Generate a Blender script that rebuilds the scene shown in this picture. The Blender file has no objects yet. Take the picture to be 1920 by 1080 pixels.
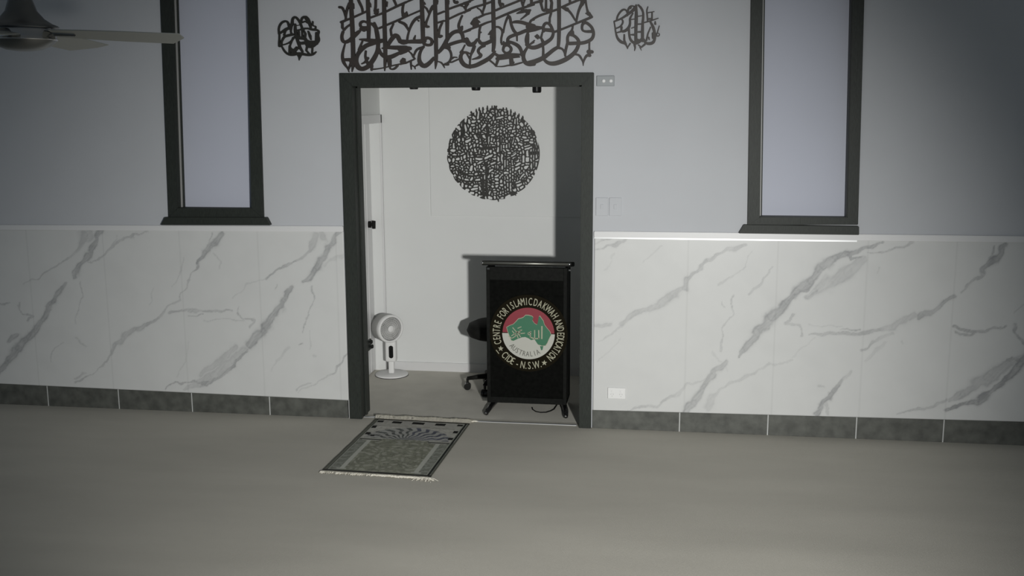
import bpy, bmesh, math, random
import numpy as np
from mathutils import Vector, Matrix
sc = bpy.context.scene
COL = sc.collection
random.seed(4)

# ------------------------------------------------------------------ camera
F, PAN, PIT, ROL = 1950.0, -0.1461, -0.1766, -0.0043
EYE = np.array([2.2715, -7.1482, 2.2899])
vd = np.array([math.sin(PAN)*math.cos(PIT), math.cos(PAN)*math.cos(PIT), math.sin(PIT)])
vr0 = np.array([math.cos(PAN), -math.sin(PAN), 0.0])
vu0 = np.cross(vr0, vd)
vr = vr0*math.cos(ROL) + vu0*math.sin(ROL)
vu = -vr0*math.sin(ROL) + vu0*math.cos(ROL)
cam = bpy.data.cameras.new('camera')
cam.sensor_fit = 'HORIZONTAL'; cam.sensor_width = 36; cam.lens = 36*F/1920
cam.clip_start = 0.05; cam.clip_end = 100
co = bpy.data.objects.new('camera', cam); COL.objects.link(co)
M = Matrix.Identity(4)
for i in range(3):
    M[i][0] = vr[i]; M[i][1] = vu[i]; M[i][2] = -vd[i]; M[i][3] = EYE[i]
co.matrix_world = M
sc.camera = co

# ------------------------------------------------------------------ world, lights, exposure
w = bpy.data.worlds.new('world'); sc.world = w; w.use_nodes = True
w.node_tree.nodes['Background'].inputs[0].default_value = (0.60, 0.74, 0.88, 1)
w.node_tree.nodes['Background'].inputs[1].default_value = 0.165
def spot(name, loc, target, energy, size, blend, radius, col):
    l = bpy.data.lights.new(name, 'SPOT'); l.energy = energy; l.spot_size = size
    l.spot_blend = blend; l.shadow_soft_size = radius; l.color = col
    o = bpy.data.objects.new(name, l); COL.objects.link(o); o.location = loc
    o.rotation_euler = (Vector(target)-Vector(loc)).to_track_quat('-Z', 'Y').to_euler()
    return o
spot('floodlight', (3.35, -7.1, 1.95), (1.12, 0, 0.14), 1660, math.radians(63.5), 1.0, 0.10, (1.0, 0.995, 0.965))
sc.view_settings.view_transform = 'Standard'; sc.view_settings.look = 'None'
sc.view_settings.exposure = 0.0; sc.view_settings.gamma = 1.0
sc.view_settings.use_curve_mapping = False

# ------------------------------------------------------------------ helpers
def W(px, py, Y=0.0):
    """a point on the vertical plane y=Y that the photograph shows at (px, py)"""
    v = vd*F + vr*(px-960) - vu*(py-540)
    t = (Y-EYE[1])/v[1]
    p = EYE + v*t
    return float(p[0]), float(p[2])
def WA(px, py, Y):
    px = np.asarray(px, float); py = np.asarray(py, float)
    v = vd[None]*F + vr[None]*(px-960)[:, None] - vu[None]*(py-540)[:, None]
    return EYE[None] + v*((Y-EYE[1])/v[:, 1])[:, None]

def mat(name, col, rough=0.6, metal=0.0, spec=0.5, noise=0.0, nscale=40.0, bump=0.0, bscale=200.0, attr=None, stretch=(1, 1, 1)):
    m = bpy.data.materials.new(name); m.use_nodes = True
    nt = m.node_tree; b = nt.nodes['Principled BSDF']
    b.inputs['Base Color'].default_value = (*col, 1)
    b.inputs['Roughness'].default_value = rough
    b.inputs['Metallic'].default_value = metal
    b.inputs['Specular IOR Level'].default_value = spec
    tc = nt.nodes.new('ShaderNodeTexCoord'); mp = nt.nodes.new('ShaderNodeMapping')
    mp.inputs['Scale'].default_value = stretch
    nt.links.new(tc.outputs['Object'], mp.inputs[0])
    src = None
    if attr:
        a = nt.nodes.new('ShaderNodeAttribute'); a.attribute_name = attr; src = a.outputs['Color']
        nt.links.new(src, b.inputs['Base Color'])
    if noise:
        n = nt.nodes.new('ShaderNodeTexNoise'); n.inputs['Scale'].default_value = nscale
        n.inputs['Detail'].default_value = 5
        nt.links.new(mp.outputs[0], n.inputs['Vector'])
        r = nt.nodes.new('ShaderNodeMapRange')
        r.inputs['From Min'].default_value = 0.3; r.inputs['From Max'].default_value = 0.7
        r.inputs['To Min'].default_value = 1-noise; r.inputs['To Max'].default_value = 1+noise
        nt.links.new(n.outputs[0], r.inputs[0])
        mx = nt.nodes.new('ShaderNodeMix'); mx.data_type = 'RGBA'; mx.blend_type = 'MULTIPLY'
        mx.inputs['Factor'].default_value = 1
        if src: nt.links.new(src, mx.inputs['A'])
        else: mx.inputs['A'].default_value = (*col, 1)
        cb = nt.nodes.new('ShaderNodeCombineColor')
        for k in range(3): nt.links.new(r.outputs[0], cb.inputs[k])
        nt.links.new(cb.outputs[0], mx.inputs['B'])
        nt.links.new(mx.outputs['Result'], b.inputs['Base Color'])
    if bump:
        n = nt.nodes.new('ShaderNodeTexNoise'); n.inputs['Scale'].default_value = bscale
        n.inputs['Detail'].default_value = 3
        nt.links.new(mp.outputs[0], n.inputs['Vector'])
        bp = nt.nodes.new('ShaderNodeBump'); bp.inputs['Strength'].default_value = bump
        bp.inputs['Distance'].default_value = 0.004
        nt.links.new(n.outputs[0], bp.inputs['Height']); nt.links.new(bp.outputs[0], b.inputs['Normal'])
    return m
MT = dict(
    wall=mat('wall_paint', (0.50, 0.513, 0.535), 0.75, spec=0.25, noise=0.015, nscale=3),
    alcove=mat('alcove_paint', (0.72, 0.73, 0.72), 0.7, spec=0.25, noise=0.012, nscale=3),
    ceiling=mat('ceiling_paint', (0.6, 0.6, 0.6), 0.8),
    carpet=mat('carpet', (0.49, 0.47, 0.415), 0.95, spec=0.1, noise=0.07, nscale=1.6, bump=0.5, bscale=260, stretch=(0.45, 1.6, 1)),
    carpet2=mat('alcove_carpet', (0.62, 0.60, 0.54), 0.95, spec=0.1, noise=0.06, nscale=5, bump=0.5, bscale=260),  # same carpet, colour lightened to make up for weak light in the niche
    marble=mat('marble_cladding', (0.8, 0.8, 0.8), 0.32, spec=0.35, attr='tint', noise=0.015, nscale=6),
    white=mat('white_gloss_paint', (0.68, 0.68, 0.68), 0.35),
    alu=mat('aluminium_trim', (0.75, 0.76, 0.76), 0.28, metal=0.7),
    tile=mat('charcoal_tile', (0.085, 0.088, 0.078), 0.5, noise=0.30, nscale=14, bump=0.1, bscale=80),
    grout=mat('light_grout', (0.5, 0.51, 0.5), 0.8),
    black=mat('black_timber', (0.027, 0.031, 0.027), 0.5, spec=0.22, noise=0.25, nscale=30, stretch=(8, 8, 1)),
    pane=mat('frosted_pane', (0.50, 0.52, 0.60), 0.6, spec=0.2, noise=0.01, nscale=2),
    brown=mat('dark_brown_cutout', (0.030, 0.023, 0.019), 0.5, noise=0.25, nscale=12),
    ink=mat('black_cutout', (0.017, 0.016, 0.012), 0.5),
    gray=mat('grey_plate', (0.26, 0.28, 0.29), 0.4),
    lens=mat('bright_dial', (0.85, 0.85, 0.85), 0.1),
    plastic=mat('white_plastic', (0.76, 0.76, 0.75), 0.5, spec=0.3),
    plastic_grey=mat('grey_plastic', (0.34, 0.34, 0.33), 0.45),
    blackgloss=mat('black_gloss', (0.010, 0.010, 0.010), 0.18),
    blackmat=mat('black_matt', (0.010, 0.010, 0.009), 0.7, spec=0.15, noise=0.25, nscale=30),
    lectern=mat('lectern_black', (0.0085, 0.0090, 0.0080), 0.6, spec=0.08, noise=0.3, nscale=40),
    lectern2=mat('lectern_panel', (0.0045, 0.0048, 0.0042), 0.7, spec=0.03, noise=0.3, nscale=40),
    chrome=mat('chrome', (0.5, 0.5, 0.5), 0.17, metal=1.0),
    satin=mat('brushed_steel', (0.16, 0.165, 0.165), 0.32, metal=0.75),
    edge=mat('dull_silver', (0.30, 0.30, 0.27), 0.4, metal=0.8),
    blade=mat('grey_fan_blade', (0.34, 0.345, 0.32), 0.5),
    red=mat('emblem_red', (0.24, 0.022, 0.036), 0.5),
    cream=mat('emblem_cream', (0.48, 0.48, 0.43), 0.5),
    green=mat('emblem_green', (0.035, 0.16, 0.085), 0.5),
    letter=mat('emblem_letter', (0.40, 0.39, 0.29), 0.6, spec=0.2),
    greyink=mat('emblem_grey', (0.12, 0.12, 0.10), 0.5),
    olive=mat('emblem_ring', (0.010, 0.008, 0.004), 0.7, spec=0.05),
    rug=mat('rug_pile', (0.3, 0.3, 0.28), 0.9, spec=0.1, attr='tint', noise=0.10, nscale=120),
    fringe=mat('rug_fringe', (0.74, 0.71, 0.62), 0.9, noise=0.12, nscale=90),
)

def link(name, me, m, parent=None):
    o = bpy.data.objects.new(name, me); COL.objects.link(o)
    if m is not None: me.materials.append(m)
    if parent: o.parent = parent
    return o
def obj(name, bm, m, parent=None, smooth=False):
    me = bpy.data.meshes.new(name)
    bmesh.ops.recalc_face_normals(bm, faces=bm.faces)
    bm.to_mesh(me); bm.free()
    if smooth:
        for p in me.polygons: p.use_smooth = True
    return link(name, me, m, parent)
def struct(o):
    o['kind'] = 'structure'; return o
def thing(name, label, cat, loc=(0, 0, 0), rz=0, group=None):
    o = bpy.data.objects.new(name, None); COL.objects.link(o)
    o.location = loc; o.rotation_euler = (0, 0, rz); o['label'] = label; o['category'] = cat
    if group: o['group'] = group
    return o
def tag(o, label, cat, group=None):
    o['label'] = label; o['category'] = cat
    if group: o['group'] = group
    return o
def box(bm, x0, x1, y0, y1, z0, z1, bev=0.0):
    b2 = bmesh.new()
    r = bmesh.ops.create_cube(b2, size=1)
    for v in b2.verts:
        v.co = Vector((x0+(v.co.x+.5)*(x1-x0), y0+(v.co.y+.5)*(y1-y0), z0+(v.co.z+.5)*(z1-z0)))
    if bev: bmesh.ops.bevel(b2, geom=b2.edges[:], offset=bev, segments=2, profile=.5, affect='EDGES')
    merge(bm, b2)
def merge(bm, b2):
    me = bpy.data.meshes.new('tmp'); b2.to_mesh(me); b2.free(); bm.from_mesh(me); bpy.data.meshes.remove(me)
def B(*a, **k):
    bm = bmesh.new(); box(bm, *a, **k); return bm
def prism(bm, pts, y0, y1):
    """extrude a polygon of (x, z) points from y0 (front) to y1"""
    a = [bm.verts.new((x, y0, z)) for x, z in pts]; b = [bm.verts.new((x, y1, z)) for x, z in pts]
    bm.faces.new(a); bm.faces.new(b[::-1]); n = len(pts)
    for i in range(n): bm.faces.new((a[i], b[i], b[(i+1) % n], a[(i+1) % n]))
def qp(bm, q, y0, y1, Y=0.0):
    """prism from photo corner points lying on the plane y=Y"""
    prism(bm, [W(a, b, Y) for a, b in q], y0, y1)
def lathe(bm, prof, n=48, c=(0, 0, 0)):
    rings = []
    for r, z in prof:
        if r < 1e-6: rings.append([bm.verts.new((c[0], c[1], c[2]+z))])
        else: rings.append([bm.verts.new((c[0]+r*math.cos(2*math.pi*i/n), c[1]+r*math.sin(2*math.pi*i/n), c[2]+z)) for i in range(n)])
    for a, b in zip(rings, rings[1:]):
        for i in range(n):
            j = (i+1) % n
            if len(a) == 1 and len(b) == 1: continue
            if len(a) == 1: bm.faces.new((a[0], b[i], b[j]))
            elif len(b) == 1: bm.faces.new((a[i], a[j], b[0]))
            else: bm.faces.new((a[i], a[j], b[j], b[i]))
def tube(bm, pts, r, n=12, cap=True):
    pts = [Vector(p) for p in pts]
    rs = r if isinstance(r, (list, tuple)) else [r]*len(pts)
    prev = None; rings = []
    for i, p in enumerate(pts):
        t = (pts[min(i+1, len(pts)-1)]-pts[max(i-1, 0)]).normalized()
        ref = Vector((0, 0, 1)) if abs(t.z) < .9 else Vector((1, 0, 0))
        if prev is not None: ref = prev
        u = (ref-t*ref.dot(t)).normalized(); prev = u; v = t.cross(u)
        rings.append([bm.verts.new(p+(u*math.cos(2*math.pi*k/n)+v*math.sin(2*math.pi*k/n))*rs[i]) for k in range(n)])
    for a, b in zip(rings, rings[1:]):
        for k in range(n): bm.faces.new((a[k], a[(k+1) % n], b[(k+1) % n], b[k]))
    if cap: bm.faces.new(rings[0][::-1]); bm.faces.new(rings[-1])

# ------------------------------------------------------------------ room shell
ALC_D = 1.42                      # depth of the niche behind the opening
XW0, XW1, ZT = -5.2, 8.6, 4.4
DL, DR, DT = 0.10, 1.712, 2.404    # clear opening
bm = bmesh.new(); box(bm, XW0, XW1, -9.5, 0.10, -0.1, 0.0)
struct(obj('floor', bm, MT['carpet']))
bm = bmesh.new(); box(bm, -0.3, 2.3, 0.10, ALC_D+.12, -0.1, 0.0)
struct(obj('floor_niche', bm, MT['carpet2']))['label'] = 'carpet in the niche, its colour lightened for the weak light there'
struct(obj('ceiling', B(XW0, XW1, -9.5, ALC_D+.4, ZT, ZT+.1), MT['ceiling']))

win_l = [(-1.25, 1.50), (-0.62, 4.0)]
win_r = [(2.86, 1.50), (3.49, 4.0)]
T = 0.20
bm = bmesh.new()
def wall_rect(x0, x1, z0, z1): box(bm, x0, x1, 0, T, z0, z1)
wall_rect(XW0, win_l[0][0], 0, ZT); wall_rect(win_l[0][0], win_l[1][0], 0, 1.5); wall_rect(win_l[0][0], win_l[1][0], 4.0, ZT)
wall_rect(win_l[1][0], DL-.02, 0, ZT); wall_rect(DL-.02, DR+.02, DT+.02, ZT); wall_rect(DR+.02, win_r[0][0], 0, ZT)
wall_rect(win_r[0][0], win_r[1][0], 0, 1.5); wall_rect(win_r[0][0], win_r[1][0], 4.0, ZT); wall_rect(win_r[1][0], XW1, 0, ZT)
struct(obj('wall_front', bm, MT['wall']))
# niche walls
struct(obj('wall_niche_back', B(-0.3, 2.3, ALC_D, ALC_D+.12, 0, 2.75), MT['alcove']))
bm = bmesh.new(); box(bm, -.30, -.10, T, .45, 0, 2.75); box(bm, -.30, -.10, .45, ALC_D, 2.13, 2.75); box(bm, -.30, -.10, 1.388, ALC_D, 0, 2.13)
struct(obj('wall_niche_left', bm, MT['alcove']))
struct(obj('wall_niche_right', B(1.86, 1.98, T, ALC_D, 0, 2.75), MT['alcove']))
struct(obj('ceiling_niche', B(-0.30, 1.98, T, ALC_D, 2.75, 2.85), MT['alcove']))
# raised back panel sheet of the niche (its edges show as fine lines)
bm = bmesh.new()
x0, zt = W(805, 168, ALC_D); xb, zb = W(808, 404, ALC_D); x1 = W(1040, 404, ALC_D)[0]+.46
box(bm, (x0+xb)/2, x1, ALC_D-.011, ALC_D, zb, 2.74, bev=0.002)
struct(obj('trim_niche_panel', bm, MT['alcove']))
struct(obj('baseboard_niche', B(-0.10, 1.86, ALC_D-.014, ALC_D, 0, 0.075), MT['white']))

# ------------------------------------------------------------------ marble cladding with traced veins
def parse(s, sc_, ox, oy, default=20):
    out = []
    for part in s.split(';'):
        part = part.strip()
        if not part: continue
        dark = 1.0
        if part[0] == '*': dark = float(part[1:part.index(' ')]); part = part[part.index(' ')+1:]
        pts = []
        for t in part.split():
            v = [float(q) for q in t.split(',')]
            wd = v[2] if len(v) > 2 else (pts[-1][2]*sc_ if pts else default)
            pts.append((v[0]/sc_+ox, v[1]/sc_+oy, wd/sc_))
        out.append((pts, dark))
    return out
VL = """
515,85,25 490,110,20 455,200,25 400,290,30 375,325,10; 340,350,16 310,390,26 260,460,30 225,540,28 150,620,38 100,680,40 40,750,32 0,800,28 -60,860,30;
*.6 430,110,38 400,180,18 370,215,10; *.6 370,215,9 260,280,7 200,325,7 120,360,3; *.45 440,120,46 460,100,40;
*.6 750,95,5 680,110,10 600,140,15 560,175,12 500,235,8 450,245,5; *.4 600,115,6 540,190,5;
1120,95,22 1085,155,32 1045,200,26 1010,250,14 985,290,9; *.6 985,290,8 950,370,5 910,430,8 840,480,10 800,540,14; *.7 800,540,14 740,570,20 690,580,26 620,630,26 585,670,26 570,710,12 520,770,9 470,810,5 380,855,8;
*.6 1075,95,5 1060,160,6 1040,200,6; *.4 930,220,5 920,300,7 880,380,4; *.35 1080,210,5 1110,240,6 1105,280,4;
*.7 860,505,10 950,485,13 1030,495,12 1100,490,9 1180,487,7; 960,510,4 1030,515,5; *.7 1220,480,7 1210,500,7 1235,530,6 1290,540,9 1265,575,12; *.5 1030,540,4 1150,530,4 1240,540,5;
1720,95,16 1670,150,24 1640,220,28 1590,290,34 1540,345,22; 1480,370,18 1440,440,26 1390,520,32 1330,590,36 1260,665,40; *.55 1230,690,44 1180,740,46 1090,820,48 1010,855,30 930,890,10; 1245,700,12 1190,760,14 1140,815,14 1070,860,14 1000,850,8;
*.6 1600,110,36 1570,200,16 1500,245,8; *.8 1500,245,7 1430,280,10 1350,335,9; *.4 1350,335,6 1250,365,5 1180,430,3; *.5 1640,130,30 1630,100,26;
*.55 1190,670,22 1120,740,34 1020,810,26; 1000,850,6 900,855,8 840,890,6; *.3 1740,205,15 1700,230,14 1640,265,12;
*.7 1580,365,8 1590,430,7; *.6 1590,430,6 1560,500,5 1530,600,5; *.5 1575,600,3 1580,690,3; *.8 1755,700,8 1730,760,9 1680,810,9; *.5 1680,810,8 1600,860,6 1520,905,5; *.6 1510,885,10 1580,855,5; 1520,655,6 1540,650,6;
*.6 405,340,4 425,420,5 400,500,4 380,550,4; *.7 0,460,8 60,460,8; *.7 100,455,6 100,480,6 120,510,6 165,515,9 140,550,8; *.8 60,640,28 100,615,18; *.5 320,650,4 270,700,5 260,750,4; *.4 390,630,8 440,675,9;
*.3 1460,680,14 1400,750,7 1375,800,4; *.5 1598,712,12 1602,715,12; *.5 1400,390,5 1415,360,5; *.5 380,835,9 430,808,9; *.3 960,640,4 930,760,4 900,830,4; *.3 780,370,4 760,470,4"""
VR = """
*.6 180,60,10 130,90,12 60,105,6 20,112,5; *.5 110,65,8 50,80,6 20,90,5; *.25 330,100,5 250,170,4; *.25 120,130,5 70,200,5;
*.6 700,85,12 650,110,18 590,125,14 530,165,9; *.7 530,165,9 480,200,12 440,235,14 425,280,20; *.6 425,280,20 370,320,26 310,360,26 220,390,24 150,430,20; *.5 100,435,14 30,445,12 -20,450,12; *.4 200,400,10 130,460,8 50,515,4; *.25 150,500,5 50,600,4;
*.4 720,125,4 700,180,4 650,220,4 580,265,8; *.4 810,190,5 770,260,10 715,300,8; *.5 640,320,7 640,380,4 600,450,4 580,560,8; *.5 590,340,4 600,360,5;
*.6 1420,85,12 1360,105,9 1310,125,7 1240,130,5; 1300,80,10 1220,110,18 1150,125,20; 1150,120,22 1090,150,30 1030,200,32 980,250,34 930,295,34 880,345,30 810,410,34; *.85 810,410,34 750,480,36 690,550,26 665,575,8;
*.5 1220,160,26 1150,210,44 1060,260,52 1000,300,36 960,325,12; 1160,120,10 1170,150,10 1210,150,8; *.8 1010,300,10 960,325,8; 920,300,22 960,290,18;
*.8 610,605,18 560,650,24 510,710,24 470,780,28 440,820,26; *.35 540,670,6 450,700,8 390,750,14; *.5 390,750,12 300,795,10 190,812,5;
*.3 900,595,5 800,615,7; *.4 800,615,8 740,650,12 670,680,14 600,715,12 560,745,16 530,800,28;
1840,95,14 1790,145,28 1740,205,20; *.7 1740,205,14 1690,260,10 1640,300,6; *.8 1610,320,14 1550,360,16 1490,395,20 1460,410,18; *.5 1440,400,22 1400,415,20 1350,445,26 1300,460,18; *.65 1300,460,14 1200,475,18 1110,480,14 980,485,7; *.7 1120,460,4 1200,455,6; *.4 980,440,3 1120,445,3; *.6 1790,90,6 1750,180,5;
*.4 1340,475,12 1270,510,12; *.6 1270,510,10 1215,555,8; *.25 1310,520,10 1230,600,10; *.6 910,395,9 880,440,10 930,445,9 945,490,9; *.3 1000,505,3 900,585,3;
*.5 1170,640,8 1130,680,12; 1130,680,12 1080,740,18 1030,790,20 1000,830,20; *.5 1060,740,8 1050,830,14; *.4 1020,715,10 1040,718,8;
*.6 1575,770,10 1500,800,10 1430,820,8 1370,840,5; *1.3 1580,810,14 1650,790,20 1700,780,24 1760,740,22 1830,680,22 1900,610,26 1950,560,26; *.7 1590,770,12 1650,740,30 1760,670,44 1850,610,28 1920,580,20; 1850,600,12 1870,590,12 1910,600,14 1960,560,14;
*.9 1610,455,12 1700,465,12; *.8 1700,465,12 1760,460,9 1840,452,7; *.8 1610,480,10 1680,480,10 1700,465,8; *.8 1880,440,8 1870,470,8 1890,500,8 1920,515,9 1950,540,9; *.4 1920,350,6 1870,390,4; *.3 1290,180,5 1280,210,5; *.3 1380,510,6 1385,525,5;
*.3 620,640,5 540,560,3"""
rng = np.random.default_rng(3)
def vnoise(X, Z, s):
    """smooth value noise on arrays"""
    gx = X/s+100; gz = Z/s+100
    ix = np.floor(gx).astype(int); iz = np.floor(gz).astype(int); fx = gx-ix; fz = gz-iz
    fx = fx*fx*(3-2*fx); fz = fz*fz*(3-2*fz)
    def h(a, b):
        n = (a*374761393 + b*668265263) & 0x7fffffff
        n = ((n ^ (n >> 13))*1274126177) & 0x7fffffff
        return (n & 0xffff)/65535.0
    return (h(ix, iz)*(1-fx)+h(ix+1, iz)*fx)*(1-fz)+(h(ix, iz+1)*(1-fx)+h(ix+1, iz+1)*fx)*fz
def marble(name, x0, x1, zlo, zhi, veins, seams, step=0.006):
    nx = int((x1-x0)/step)+1; nz = int(1.26/step)+1
    u = np.linspace(0, 1, nx); v = np.linspace(0, 1, nz)
    X = np.repeat((x0+(x1-x0)*u)[None], nz, 0)
    lo = zlo[0]+(zlo[1]-zlo[0])*u; hi = zhi[0]+(zhi[1]-zhi[0])*u
    Z = lo[None]+(hi-lo)[None]*v[:, None]
    # ragged warp so the veins are not drawn with a ruler
    Xw = X+0.030*(vnoise(X, Z, .05)-.5)+0.007*(vnoise(X+9, Z, .014)-.5)+.05*(vnoise(X+3, Z+1, .16)-.5)*.4
    Zw = Z+0.030*(vnoise(X+5, Z+7, .05)-.5)+0.007*(vnoise(X, Z+9, .014)-.5)
    D = np.zeros_like(X)
    al = X*.62+Z*.78; ac = Z*.62-X*.78       # along / across the grain of the veins
    mott = 0.42+0.60*vnoise(al*.22, ac, .010)*.8+.45*vnoise(X, Z, .07)+.22*vnoise(al*.4, ac, .005)
    for pts, dark in veins:
        P = [(*W(a, b), c*0.0039) for a, b, c in pts]
        P = [(p[0], p[1], p[2]*.5) for p in P]
        V = np.zeros_like(X)
        for a, b in zip(P, P[1:]):
            r = max(a[2], b[2])+.02
            m = (X > min(a[0], b[0])-r-.03) & (X < max(a[0], b[0])+r+.03) & (Z > min(a[1], b[1])-r-.03) & (Z < max(a[1], b[1])+r+.03)
            if not m.any(): continue
            dx, dz = b[0]-a[0], b[1]-a[1]; L = dx*dx+dz*dz+1e-9
            t = np.clip(((Xw[m]-a[0])*dx+(Zw[m]-a[1])*dz)/L, 0, 1)
            d = np.hypot(Xw[m]-a[0]-t*dx, Zw[m]-a[1]-t*dz)
            wd = a[2]+(b[2]-a[2])*t
            q = d/np.maximum(wd, .004)
            val = 1/(1+np.exp((q-1)*3.6))*(.68+.55*np.exp(-((q-.85)/.25)**2))*np.minimum(1, wd/.006+.35)
            V[m] = np.maximum(V[m], val)
        D = np.maximum(D, V*dark)
    D = np.clip(D*mott, 0, 1)
    haze = np.clip(vnoise(X*.5+Z*.6, Z*.5-X*.25, .11)-.62, 0, 1)*.22
    A = np.clip(D*.72+haze*.5, 0, .85)
    base = np.array([0.61, 0.615, 0.605]); vein = np.array([0.20, 0.205, 0.213])
    C = base[None, None]*(1-A[..., None])+vein[None, None]*A[..., None]
    for sx in seams:
        s = W(sx, 560)[0]
        C = C*(1-.10*np.exp(-((X-s)/.004)**2))[..., None]
    n = nx*nz
    co_ = np.stack([X.ravel(), np.full(n, -0.010), Z.ravel()], 1)
    i = np.arange(nz-1)[:, None]*nx+np.arange(nx-1)[None]
    q = np.stack([i, i+1, i+nx+1, i+nx], -1).reshape(-1, 4)
    # border skirt back to the wall gives the panel its thickness
    ring = np.concatenate([np.arange(nx), np.arange(1, nz)*nx+nx-1, (nz-1)*nx+np.arange(nx-2, -1, -1), np.arange(nz-2, 0, -1)*nx])
    back = co_[ring].copy(); back[:, 1] = 0.0
    m_ = len(ring); k = np.arange(m_); kn = (k+1) % m_
    q2 = np.stack([ring[kn], ring[k], n+k, n+kn], -1)
    co_ = np.concatenate([co_, back]); q = np.concatenate([q, q2])
    me = bpy.data.meshes.new(name)
    me.vertices.add(len(co_)); me.vertices.foreach_set('co', co_.ravel())
    me.loops.add(q.size); me.loops.foreach_set('vertex_index', q.ravel().astype(np.int32))
    me.polygons.add(len(q)); me.polygons.foreach_set('loop_start', np.arange(len(q), dtype=np.int32)*4)
    me.update(calc_edges=True)
    at = me.color_attributes.new('tint', 'FLOAT_COLOR', 'POINT')
    cc = np.concatenate([C.reshape(-1, 3), C.reshape(-1, 3)[ring]]); cc = np.concatenate([cc, np.ones((len(cc), 1))], 1)
    at.data.foreach_set('color', cc.astype(np.float32).ravel())
    return struct(link(name, me, MT['marble']))
def zline(pts, x):     # height on the front wall of a line through two photo points, at world x
    (xa, za), (xb, zb) = W(*pts[0]), W(*pts[1]); return za+(zb-za)*(x-xa)/(xb-xa)
XL0, XL1 = -4.2, W(656, 760)[0]
XR0, XR1 = W(1111, 760)[0], 6.6
top_l = [(0, 430), (644, 434)]; bot_l = [(0, 718.5), (655.6, 750)]
top_r = [(1112, 444), (1920, 454)]; bot_r = [(1109.4, 768), (1920, 790)]
mz = lambda p, x: zline(p, x)
marble('trim_marble_left', XL0, XL1-.006, (mz(bot_l, XL0), mz(bot_l, XL1)), (mz(top_l, XL0), mz(top_l, XL1)), parse(VL, 2.7, 0, 400), (61, 202, 344, 489, 634))
marble('trim_marble_right', XR0+.004, XR1, (mz(bot_r, XR0), mz(bot_r, XR1)), (mz(top_r, XR0), mz(top_r, XR1)), parse(VR, 2.3415, 1100, 420), (1288, 1455, 1622, 1787))
# dado rails
def rail(name, x0, x1, top, bot, y0=-.026):
    bm = bmesh.new()
    prism(bm, [(x0, zline(bot, x0)), (x1, zline(bot, x1)), (x1, zline(top, x1)), (x0, zline(top, x0))], y0, 0)
    bmesh.ops.bevel(bm, geom=bm.edges[:], offset=.004, segments=2, affect='EDGES')
    return struct(obj(name, bm, MT['white']))
rail('trim_rail_left', XL0, XL1, [(0, 421), (644, 423.5)], top_l)
rail('trim_rail_right', XR0, XR1, [(1112, 433), (1920, 442)], top_r)
def alu(name, bm): return struct(obj(name, bm, MT['alu']))
bm = bmesh.new(); x0, x1 = XR0, XR0+1.75
prism(bm, [(x0, zline(top_r, x0)-.010), (x1, zline(top_r, x1)-.010), (x1, zline(top_r, x1)), (x0, zline(top_r, x0))], -.016, 0)
alu('trim_strip_right', bm)
bm = bmesh.new(); qp(bm, [(654.6, 748), (658, 748), (659.5, 788), (656, 788)], -.020, 0)
alu('trim_strip_left', bm)
# skirting tiles
def skirting(name, joints, top, x0, x1):
    bm = bmesh.new(); g = bmesh.new()
    xs = [W(j, 775)[0] for j in joints]
    edges = [x0]+xs+[x1]
    for a, b in zip(edges, edges[1:]):
        if b-a < .03: continue
        aa = a+(.004 if a in xs else 0); bb = b-(.004 if b in xs else 0)
        n0 = len(bm.verts)
        b2 = bmesh.new(); prism(b2, [(aa, 0), (bb, 0), (bb, zline(top, bb)), (aa, zline(top, aa))], -.012, 0)
        bmesh.ops.bevel(b2, geom=b2.edges[:], offset=.0015, segments=1, affect='EDGES'); merge(bm, b2)
    prism(g, [(x0, 0), (x1, 0), (x1, zline(top, x1)-.002), (x0, zline(top, x0)-.002)], -.0095, 0)
    o = struct(obj(name, bm, MT['tile']))
    p = obj('grout', g, MT['grout'], o); p['label'] = 'pale grout between the tiles'
dx = 0.6
xs = [95.0-1, 226, 362.5, 507.5]
skirting('baseboard_left', [-36]+xs, bot_l, XL0, XL1-.012)
skirting('baseboard_right', [1274.5, 1440.2, 1606.5, 1770.5, 1934], bot_r, XR0, XR1)

# ------------------------------------------------------------------ opening frame (door_1)
fr = bpy.data.objects.new('door_frame_opening', None); COL.objects.link(fr); fr['kind'] = 'structure'
fr.name = 'door_1'
def dpart(name, q, y0, y1, parent, m='black', bev=.003):
    bm = bmesh.new(); qp(bm, q, y0, y1)
    if bev: bmesh.ops.bevel(bm, geom=bm.edges[:], offset=bev, segments=2, affect='EDGES')
    return obj(name, bm, MT[m], parent)
P = lambda px, py: W(px, py)
bz = -0.0
def legq(x0t, x0b, x1t, x1b, yt, yb): return [(x0t, yt), (x1t, yt), (x1b, yb), (x0b, yb)]
dpart('architrave', [(638, 137), (661.5, 160), (680.5, 786.8), (657.5, 786.2)], -.024, 0, fr)
dpart('architrave', [(1114, 136), (1108.5, 804.5), (1086, 803.2), (1091, 160)], -.024, 0, fr)
dpart('architrave', [(638, 137), (1114, 136), (1091, 160), (661.5, 160)], -.024, 0, fr)
# jamb linings, through the thickness of the wall
bm = bmesh.new(); box(bm, DL-.02, DL, -.012, T+.004, 0, DT, bev=.001); obj('jamb', bm, MT['black'], fr)
bm = bmesh.new(); box(bm, DR, DR+.02, -.012, T+.004, 0, DT, bev=.001); obj('jamb', bm, MT['black'], fr)
bm = bmesh.new(); box(bm, DL-.02, DR+.02, -.012, T+.004, DT, DT+.02, bev=.001); obj('head_lining', bm, MT['black'], fr)
# a stop bead runs down each lining
for (a, b) in ((DL, DL+.010), (DR-.010, DR)):
    obj('stop_bead', B(a, b, .085, .115, 0, DT), MT['black'], fr)
obj('stop_bead', B(DL, DR, .085, .115, DT-.010, DT), MT['black'], fr)
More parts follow.
